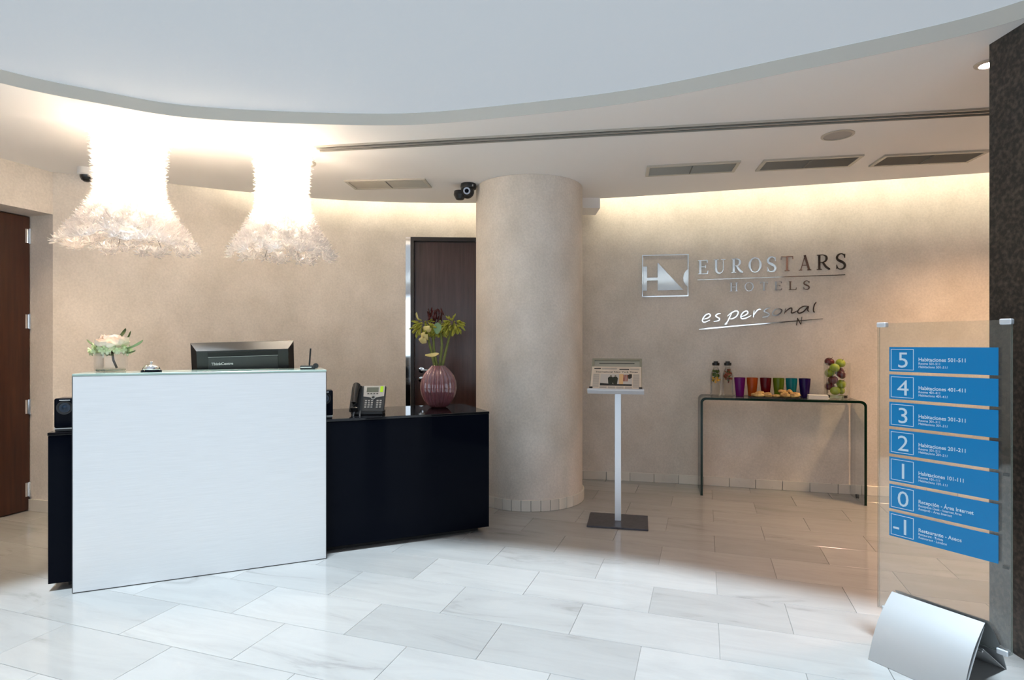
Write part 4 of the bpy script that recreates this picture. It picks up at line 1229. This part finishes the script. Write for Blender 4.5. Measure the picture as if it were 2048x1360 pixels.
for k in range(19):
    y = .142 - k * .0070
    box(bm, -.152, -.112, y, y + .003, .0046, .0049, M=NP)
    box(bm, .112, .152, y, y + .003, .0046, .0049, M=NP)
for k in range(3):
    for x in (-.105, -.050, .005, .060): box(bm, x, x + .046, .006 + k * .0065, .009 + k * .0065, .0046, .0049, M=NP)
mk('text_columns', bm, M_inkg, npz)
bm = bmesh.new(); box(bm, -.104, .104, .030, .146, .0046, .0050, M=NP); pho = mk('photo', bm, mat('photo_grey', srgb(196, 188, 180), .7), npz)
def flat(pts, z, m, nm):
    bm = bmesh.new(); prism(bm, pts, z, z + .0002, M=NP); return mk(nm, bm, m, pho)
flat([(-.104, .030), (.104, .030), (.104, .046), (-.02, .046), (-.104, .056)], .0051, M_ink, 'photo_ground')
for cx_ in (-.034, -.004):
    flat([(cx_ - .015, .050), (cx_ - .020, .105), (cx_ - .012, .118), (cx_ + .010, .118), (cx_ + .017, .100), (cx_ + .012, .044), (cx_ - .004, .044)], .0052, mat('photo_dark', srgb(40, 44, 32), .7), 'photo_figure')
    flat([(cx_ - .006, .119), (cx_ - .007, .130), (cx_, .134), (cx_ + .006, .130), (cx_ + .005, .119)], .0053, mat('photo_head', srgb(120, 110, 90), .7), 'photo_head')
flat([(.020, .046), (.020, .146), (.048, .146), (.048, .046)], .0052, mat('photo_sand', srgb(222, 180, 130), .7), 'photo_column')
for k in range(4):
    flat([(.046 + k * .008, .075), (.049 + k * .008, .140), (.054 + k * .008, .138), (.051 + k * .008, .072)], .0053, mat('photo_rust', srgb(150, 70, 40), .7), 'photo_stripe')
flat([(.080, .100), (.076, .135), (.090, .146), (.104, .144), (.104, .112), (.092, .098)], .0053, mat('photo_dark2', srgb(44, 34, 28), .7), 'photo_tree')

# ------------------------------------------------------------------ floor directory sign
SG = Vector((1.482, 2.33)); SA = math.atan2(-.855, .519)
sg = empty('floor_directory_sign', (SG.x, SG.y, 0), SA, 'free standing clear floor directory sign with blue bands on an aluminium foot', 'sign')
PW, Z0, Z1 = .428, .135, 1.283
for nm, y0 in (('front_sheet', 0.0), ('back_sheet', .012)):
    bm = bmesh.new(); box(bm, 0, PW, y0, y0 + .004, Z0, Z1)
    me = bpy.data.meshes.new(nm)
    bm.normal_update()
    for f_ in bm.faces: f_.material_index = 0 if abs(f_.normal.y) > .5 else 1
    bm.to_mesh(me); bm.free(); link(nm, me, [M_acrylic, M_acredge], sg)
M_blue = mat('blue_band', srgb(4, 130, 194), .22)
M_btxt = mat('pale_blue_print', srgb(205, 226, 240), .5)
rows = [('5', 'Habitaciones 501-511', 'Rooms 501-511', 'Habitacions 501-511'), ('4', 'Habitaciones 401-411', 'Rooms 401-411', 'Habitacions 401-411'), ('3', 'Habitaciones 301-311', 'Rooms 301-311', 'Habitacions 301-311'), ('2', 'Habitaciones 201-211', 'Rooms 201-211', 'Habitacions 201-211'), ('1', 'Habitaciones 101-111', 'Rooms 101-111', 'Habitacions 101-111'), ('0', 'Recepción - Área Internet', 'Reception Desk - Internet Area', 'Recepció - Àrea Internet'), ('-1', 'Restaurante - Aseos', 'Restaurant - Toilets', 'Restaurant - Lavabos')]
for k, (num, t1, t2, t3) in enumerate(rows):
    zt = 1.188 - k * .1088
    bd = mk('blue_band', bmbox(.044, .394, -.0012, -.0002, zt - .097, zt), M_blue, sg)
    yb = -.0016
    bm = bmesh.new()
    b0, b1, c0, c1, w_ = .050, .131, zt - .090, zt - .008, .0022
    for a_ in ((b0, b1, c0, c0 + w_), (b0, b1, c1 - w_, c1), (b0, b0 + w_, c0 + w_, c1 - w_), (b1 - w_, b1, c0 + w_, c1 - w_)):
        box(bm, a_[0], a_[1], yb, yb + .0003, a_[2], a_[3])
    mk('number_box', bm, M_btxt, bd)
    me = text_mesh(num, .086, 'CENTER', sx=1.02, bold=0, spacing=.9)
    mk('number', merge_meshes([(me, Matrix.Translation((.094 if k < 6 else .089, yb, zt - .080)) @ STAND)]), M_btxt, bd)
    me = text_mesh(t1, .0195, 'LEFT', sx=1.0, bold=.00035)
    wid = max(v.co.x for v in me.vertices)
    tgt = (.152, .152, .152, .152, .146, .176, .140)[k]
    for v in me.vertices: v.co.x *= tgt / wid
    its = [(me, Matrix.Translation((.147, yb, zt - .054)) @ STAND)]
    for tx, dz, wd_ in ((t2, .067, .072 if k < 5 else .14 if k == 5 else .082), (t3, .0795, .096 if k < 5 else .11 if k == 5 else .094)):
        me = text_mesh(tx, .0125, 'LEFT', shear=.12 if dz > .07 else 0, bold=.00015)
        wid = max(v.co.x for v in me.vertices)
        for v in me.vertices: v.co.x *= wd_ / wid
        its.append((me, Matrix.Translation((.147, yb, zt - dz)) @ STAND))
    mk('band_text', merge_meshes(its), M_btxt, bd)
def clip(x, z):
    mk('corner_clip', bmbox(x, x + .034, -.006, .022, z, z + .020, bev=.004, seg=3), M_aluclip, sg)
clip(-.003, Z1 - .016); clip(PW - .031, Z1 - .016); clip(-.003 + .02, Z0 - .006); clip(PW - .040, Z0 - .008)
for z in (.745, .425): mk('spacer', bmbox(PW - .024, PW - .008, .0045, .0115, z, z + .010), M_dgrey, sg)
# aluminium foot: two curved sheets meeting at a ridge under the panel
def sheet(bm, prof, x0, x1, th):
    A_ = [(bm.verts.new((x0, y, z)), bm.verts.new((x1, y, z))) for y, z in prof]
    n_ = []
    for i in range(len(prof)):
        a_ = Vector(prof[max(0, i - 1)]); b_ = Vector(prof[min(len(prof) - 1, i + 1)]); t_ = (b_ - a_).normalized(); n_.append(Vector((-t_.y, t_.x)) * th)
    B_ = [(bm.verts.new((x0, p_[0] + n_[i].x, p_[1] + n_[i].y)), bm.verts.new((x1, p_[0] + n_[i].x, p_[1] + n_[i].y))) for i, p_ in enumerate(prof)]
    for i in range(len(prof) - 1):
        bm.faces.new((A_[i][0], A_[i][1], A_[i + 1][1], A_[i + 1][0])); bm.faces.new((B_[i][0], B_[i + 1][0], B_[i + 1][1], B_[i][1]))
        bm.faces.new((A_[i][0], A_[i + 1][0], B_[i + 1][0], B_[i][0])); bm.faces.new((A_[i][1], B_[i][1], B_[i + 1][1], A_[i + 1][1]))
    for i in (0, -1): bm.faces.new((A_[i][0], B_[i][0], B_[i][1], A_[i][1]))
def arc(p0, p1, bulge, n_=14):
    p0, p1 = Vector(p0), Vector(p1); d = p1 - p0; nn = Vector((d.y, -d.x)).normalized()
    return [tuple(p0 + d * (k / n_) + nn * bulge * math.sin(PI * k / n_)) for k in range(n_ + 1)]
fx0, fx1 = .055, .357
bm = bmesh.new(); sheet(bm, arc((-.004, .219), (-.182, .001), .026), fx0, fx1, .0025); mk('front_foot', bm, M_alu, sg, smooth=True, angle=.7)
bm = bmesh.new(); sheet(bm, arc((-.006, .205), (-.172, .0015), .004), fx0 + .001, fx1 - .001, .002); mk('inner_foot', bm, M_alu, sg, smooth=True, angle=.7)
bm = bmesh.new(); sheet(bm, arc((.020, .219), (.182, .001), -.012), fx0, fx1, .0025); mk('back_foot', bm, M_alu, sg, smooth=True, angle=.7)
bm = bmesh.new(); sheet(bm, arc((-.010, .125), (.176, .0015), .0), fx0 + .002, fx1 - .002, .002); mk('brace_foot', bm, M_alu, sg, smooth=True, angle=.7)
bm = bmesh.new(); tube(bm, [(fx0 + .003, -.014, .122), (fx1 - .003, -.014, .122)], .006, 12); mk('clamp_rod', bm, M_chrome, sg, smooth=True, angle=.7)

# ------------------------------------------------------------------ lettering on the back wall
SC = 2048 / 460.0
def W(cx_, cy_, off=.012): return on_wall(1260 + cx_ / SC, 490 + cy_ / SC, off)
def wall_poly(bm, pts, off0=.004, off1=.014):
    f0 = [bm.verts.new(W(x, y, off0)) for x, y in pts]; f1 = [bm.verts.new(W(x, y, off1)) for x, y in pts]
    tri = tessellate_polygon([[Vector((x, y, 0)) for x, y in pts]])
    for t_ in tri:
        try: bm.faces.new([f1[i] for i in t_]); bm.faces.new([f0[i] for i in t_])
        except ValueError: pass
    n_ = len(pts)
    for i in range(n_):
        j = (i + 1) % n_; bm.faces.new((f0[i], f0[j], f1[j], f1[i]))
def stroke(bm, pts, wd_, off1=.014, smooth_=True, wy=None):
    """ribbon along a path; wd_ number or list; widths are in crop pixels"""
    P = [Vector(p) for p in pts]
    ws = wd_ if isinstance(wd_, (list, tuple)) else [wd_] * len(P)
    if smooth_ and len(P) > 2:
        Q, V = [], []
        for i in range(len(P) - 1):
            a_, b_, c_, d_ = P[max(0, i - 1)], P[i], P[i + 1], P[min(len(P) - 1, i + 2)]
            for k in range(6):
                t = k / 6
                Q.append(.5 * ((2 * b_) + (c_ - a_) * t + (2 * a_ - 5 * b_ + 4 * c_ - d_) * t * t + (3 * b_ - a_ - 3 * c_ + d_) * t ** 3)); V.append(ws[i] * (1 - t) + ws[i + 1] * t)
        Q.append(P[-1]); V.append(ws[-1]); P, ws = Q, V
    prev = None
    for i, p in enumerate(P):
        t = (P[min(i + 1, len(P) - 1)] - P[max(0, i - 1)]); t = t.normalized() if t.length > 1e-6 else Vector((1, 0)); n_ = Vector((-t.y, t.x)) * ws[i] * .5
        a_, b_ = p + n_, p - n_
        row = [bm.verts.new(W(a_.x, a_.y, .004)), bm.verts.new(W(b_.x, b_.y, .004)), bm.verts.new(W(b_.x, b_.y, off1)), bm.verts.new(W(a_.x, a_.y, off1))]
        if prev:
            for k in range(4): bm.faces.new((prev[k], prev[(k + 1) % 4], row[(k + 1) % 4], row[k]))
        else: bm.faces.new(row)
        prev = row
    bm.faces.new(prev)

c_ = W(310, 460, 0)
em = empty('hotel_emblem', (0, 0, 0), 0, 'polished steel square emblem with a triangle on the wall, left of the lettering', 'emblem')
bm = bmesh.new()
for a_ in (((108, 92), (522, 82), (522, 90), (108, 100)), ((106, 456), (520, 448), (520, 457), (106, 466)), ((108, 100), (117, 100), (115, 457), (106, 457)), ((513, 90), (522, 90), (520, 449), (511, 449))): wall_poly(bm, a_)
mk('square_frame', bm, M_letters, em)
bm = bmesh.new(); wall_poly(bm, [(118, 195), (152, 194), (151, 408), (117, 410)]); wall_poly(bm, [(152, 294), (246, 291), (246, 317), (152, 320)]); mk('letter_bar', bm, M_letters, em)
bm = bmesh.new(); wall_poly(bm, [(246, 158), (473, 400), (246, 406)]); mk('triangle', bm, M_letters, em)
bm = bmesh.new(); wall_poly(bm, [(513, 218), (496, 232), (480, 258), (473, 290), (476, 325), (490, 352), (512, 372)]); mk('crescent', bm, M_letters, em)

nm_ = empty('hotel_name_lettering', (0, 0, 0), 0, 'polished steel serif letters reading the hotel name above a thin line', 'lettering')
def glyph(ch, l, r, t0, t1, b0, b1, parent):
    """serif capital between x l..r; top line t0 (left) to t1 (right), bottom b0 to b1"""
    w = r - l; h = (b0 + b1 - t0 - t1) / 2
    def G(x, y):   # x,y in 0..1, y up
        X = l + x * w; T_ = t0 + (t1 - t0) * x; B_ = b0 + (b1 - b0) * x
        return (X, B_ + (T_ - B_) * y)
    K = h * .155; k_ = h * .055
    bm = bmesh.new()
    S = lambda pts, wd_, sm=True: stroke(bm, [G(*p) for p in pts], wd_, smooth_=sm)
    hx = K * .5 / w; sx_ = h * .15 / w; sy_ = .025
    def serif(x, y, e=1.0): S([(x - hx - sx_ * e * .6, y), (x + hx + sx_ * e * .6, y)], k_, False)
    if ch == 'E':
        x = .22; S([(x, 0), (x, 1)], K, False); serif(x, sy_); serif(x, 1 - sy_)
        S([(x, 1 - sy_), (.92, 1 - sy_)], k_, False); S([(.93, 1), (.95, .80)], k_ * 1.3, False)
        S([(x, .52), (.75, .52)], k_, False); S([(.77, .62), (.77, .42)], k_ * 1.2, False)
        S([(x, sy_), (.95, sy_)], k_, False); S([(.95, 0), (1.0, .22)], k_ * 1.3, False)
    elif ch == 'U':
        S([(.20, 1), (.20, .35), (.27, .12), (.50, .02), (.72, .12), (.80, .35), (.80, 1)], [K, K, K * .9, k_ * 1.6, k_, k_, k_]); serif(.20, 1 - sy_); serif(.80, 1 - sy_, .8)
    elif ch == 'R':
        x = .20; S([(x, 0), (x, 1)], K, False); serif(x, sy_); serif(x, 1 - sy_)
        S([(x, 1 - sy_), (.48, 1 - sy_), (.70, .88), (.75, .74), (.68, .58), (.48, .50), (x, .49)], [k_, k_, K * .8, K, K * .8, k_, k_])
        S([(.46, .50), (.70, .20), (.98, .02)], [K * .8, K, K * .8]); S([(.84, sy_), (1.03, sy_)], k_, False)
    elif ch == 'O':
        S([(.5, 1), (.24, .90), (.09, .66), (.07, .5), (.09, .34), (.24, .10), (.5, 0), (.76, .10), (.91, .34), (.93, .5), (.91, .66), (.76, .90), (.5, 1)], [k_, k_ * 1.5, K * .9, K, K * .9, k_ * 1.5, k_, k_ * 1.5, K * .9, K, K * .9, k_ * 1.5, k_])
    elif ch == 'S':
        S([(.88, .78), (.78, .93), (.52, 1.0), (.24, .92), (.12, .75), (.24, .60), (.52, .50), (.80, .38), (.90, .22), (.78, .06), (.48, 0), (.22, .06), (.10, .24)], [k_, k_ * 1.3, k_ * 1.3, K * .8, K, K, K * 1.15, K, K, K * .8, k_ * 1.3, k_ * 1.3, k_]); S([(.90, .98), (.89, .72)], k_, False); S([(.09, .02), (.10, .30)], k_, False)
    elif ch == 'T':
        S([(.5, 0), (.5, 1)], K, False); serif(.5, sy_); S([(0.02, 1 - sy_), (.98, 1 - sy_)], k_, False); S([(.03, 1), (0, .78)], k_ * 1.2, False); S([(.97, 1), (1.0, .78)], k_ * 1.2, False)
    elif ch == 'A':
        S([(.14, .0), (.52, 1.0)], k_, False); S([(.48, 1.02), (.86, 0)], K, False); S([(.27, .34), (.74, .34)], k_, False); S([(0, sy_), (.28, sy_)], k_, False); S([(.68, sy_), (1.03, sy_)], k_, False)
    elif ch == 'H':
        S([(.2, 0), (.2, 1)], K, False); S([(.8, 0), (.8, 1)], K, False); S([(.2, .52), (.8, .52)], k_, False)
        for x in (.2, .8): serif(x, sy_); serif(x, 1 - sy_)
    elif ch == 'L':
        x = .22; S([(x, 0), (x, 1)], K, False); serif(x, 1 - sy_); serif(x, sy_); S([(x, sy_), (.95, sy_)], k_, False); S([(.95, 0), (1.0, .26)], k_ * 1.3, False)
    mk('letter', bm, M_letters, parent)
top = lambda x: 138 - (x - 608) * (60 / 1307); bot = lambda x: 262 - (x - 608) * (47 / 1307)
for ch, l, r in (('E', 606, 692), ('U', 745, 850), ('R', 903, 1002), ('O', 1056, 1168), ('S', 1216, 1300), ('T', 1343, 1448), ('A', 1500, 1608), ('R', 1658, 1776), ('S', 1828, 1918)):
    glyph(ch, l, r, top(l), top(r), bot(l), bot(r), nm_)
top = lambda x: 338 - (x - 885) * (18 / 713); bot = lambda x: 415 - (x - 885) * (18 / 713)
for ch, l, r in (('H', 884, 962), ('O', 1018, 1100), ('T', 1156, 1226), ('E', 1282, 1348), ('L', 1408, 1478), ('S', 1538, 1598)):
    glyph(ch, l, r, top(l), top(r), bot(l), bot(r), nm_)
bm = bmesh.new(); stroke(bm, [(600, 312), (1030, 297), (1460, 282), (1912, 267)], 6.5, smooth_=False); mk('rule', bm, M_letters, nm_)

sgn = empty('slogan_lettering', (0, 0, 0), 0, 'polished steel handwritten slogan with an underline stroke, below the hotel name', 'lettering')
hand = {
 'e': [[(650, 662), (688, 652), (714, 632), (704, 614), (676, 622), (652, 650), (644, 676), (664, 688), (712, 668)]],
 's': [[(806, 612), (782, 614), (762, 630), (776, 644), (796, 656), (786, 674), (744, 682)]],
 'p': [[(908, 602), (888, 640), (866, 684), (846, 706), (866, 700)], [(866, 634), (906, 602), (944, 588), (962, 600), (946, 636), (906, 658), (884, 654)]],
 'e.001': [[(988, 640), (1024, 626), (1048, 606), (1038, 588), (1008, 600), (986, 632), (994, 656), (1034, 650), (1078, 628)]],
 'r': [[(1104, 584), (1100, 614), (1096, 646)], [(1098, 630), (1124, 590), (1146, 574), (1164, 574)]],
 's.001': [[(1248, 560), (1216, 568), (1192, 590), (1214, 602), (1236, 616), (1222, 636), (1178, 644)]],
 'o': [[(1334, 570), (1300, 572), (1272, 596), (1270, 622), (1300, 628), (1338, 606), (1348, 580), (1330, 568)]],
 'n': [[(1384, 566), (1372, 612)], [(1374, 604), (1408, 572), (1434, 562), (1438, 580), (1434, 604), (1456, 602), (1486, 586)]],
 'a': [[(1578, 546), (1540, 548), (1504, 570), (1490, 596), (1506, 608), (1546, 590), (1584, 548), (1578, 580), (1592, 594)]],
 'l': [[(1656, 508), (1640, 530), (1630, 566), (1632, 594), (1644, 598)]],
}
for k, strokes in hand.items():
    bm = bmesh.new()
    for st in strokes: stroke(bm, st, [5] + [11] * (len(st) - 2) + [5])
    mk('letter', bm, M_letters, sgn)
bm = bmesh.new(); stroke(bm, [(614, 752), (690, 744), (1000, 716), (1240, 697), (1480, 677), (1716, 657)], [3, 13, 10, 8, 7, 3], smooth_=False); mk('underline', bm, M_letters, sgn)
bm = bmesh.new(); stroke(bm, [(1480, 716), (1490, 652)], 7, smooth_=False); stroke(bm, [(1488, 650), (1518, 708)], 7, smooth_=False); stroke(bm, [(1518, 708), (1528, 640)], 5, smooth_=False); mk('initial', bm, M_letters, sgn)
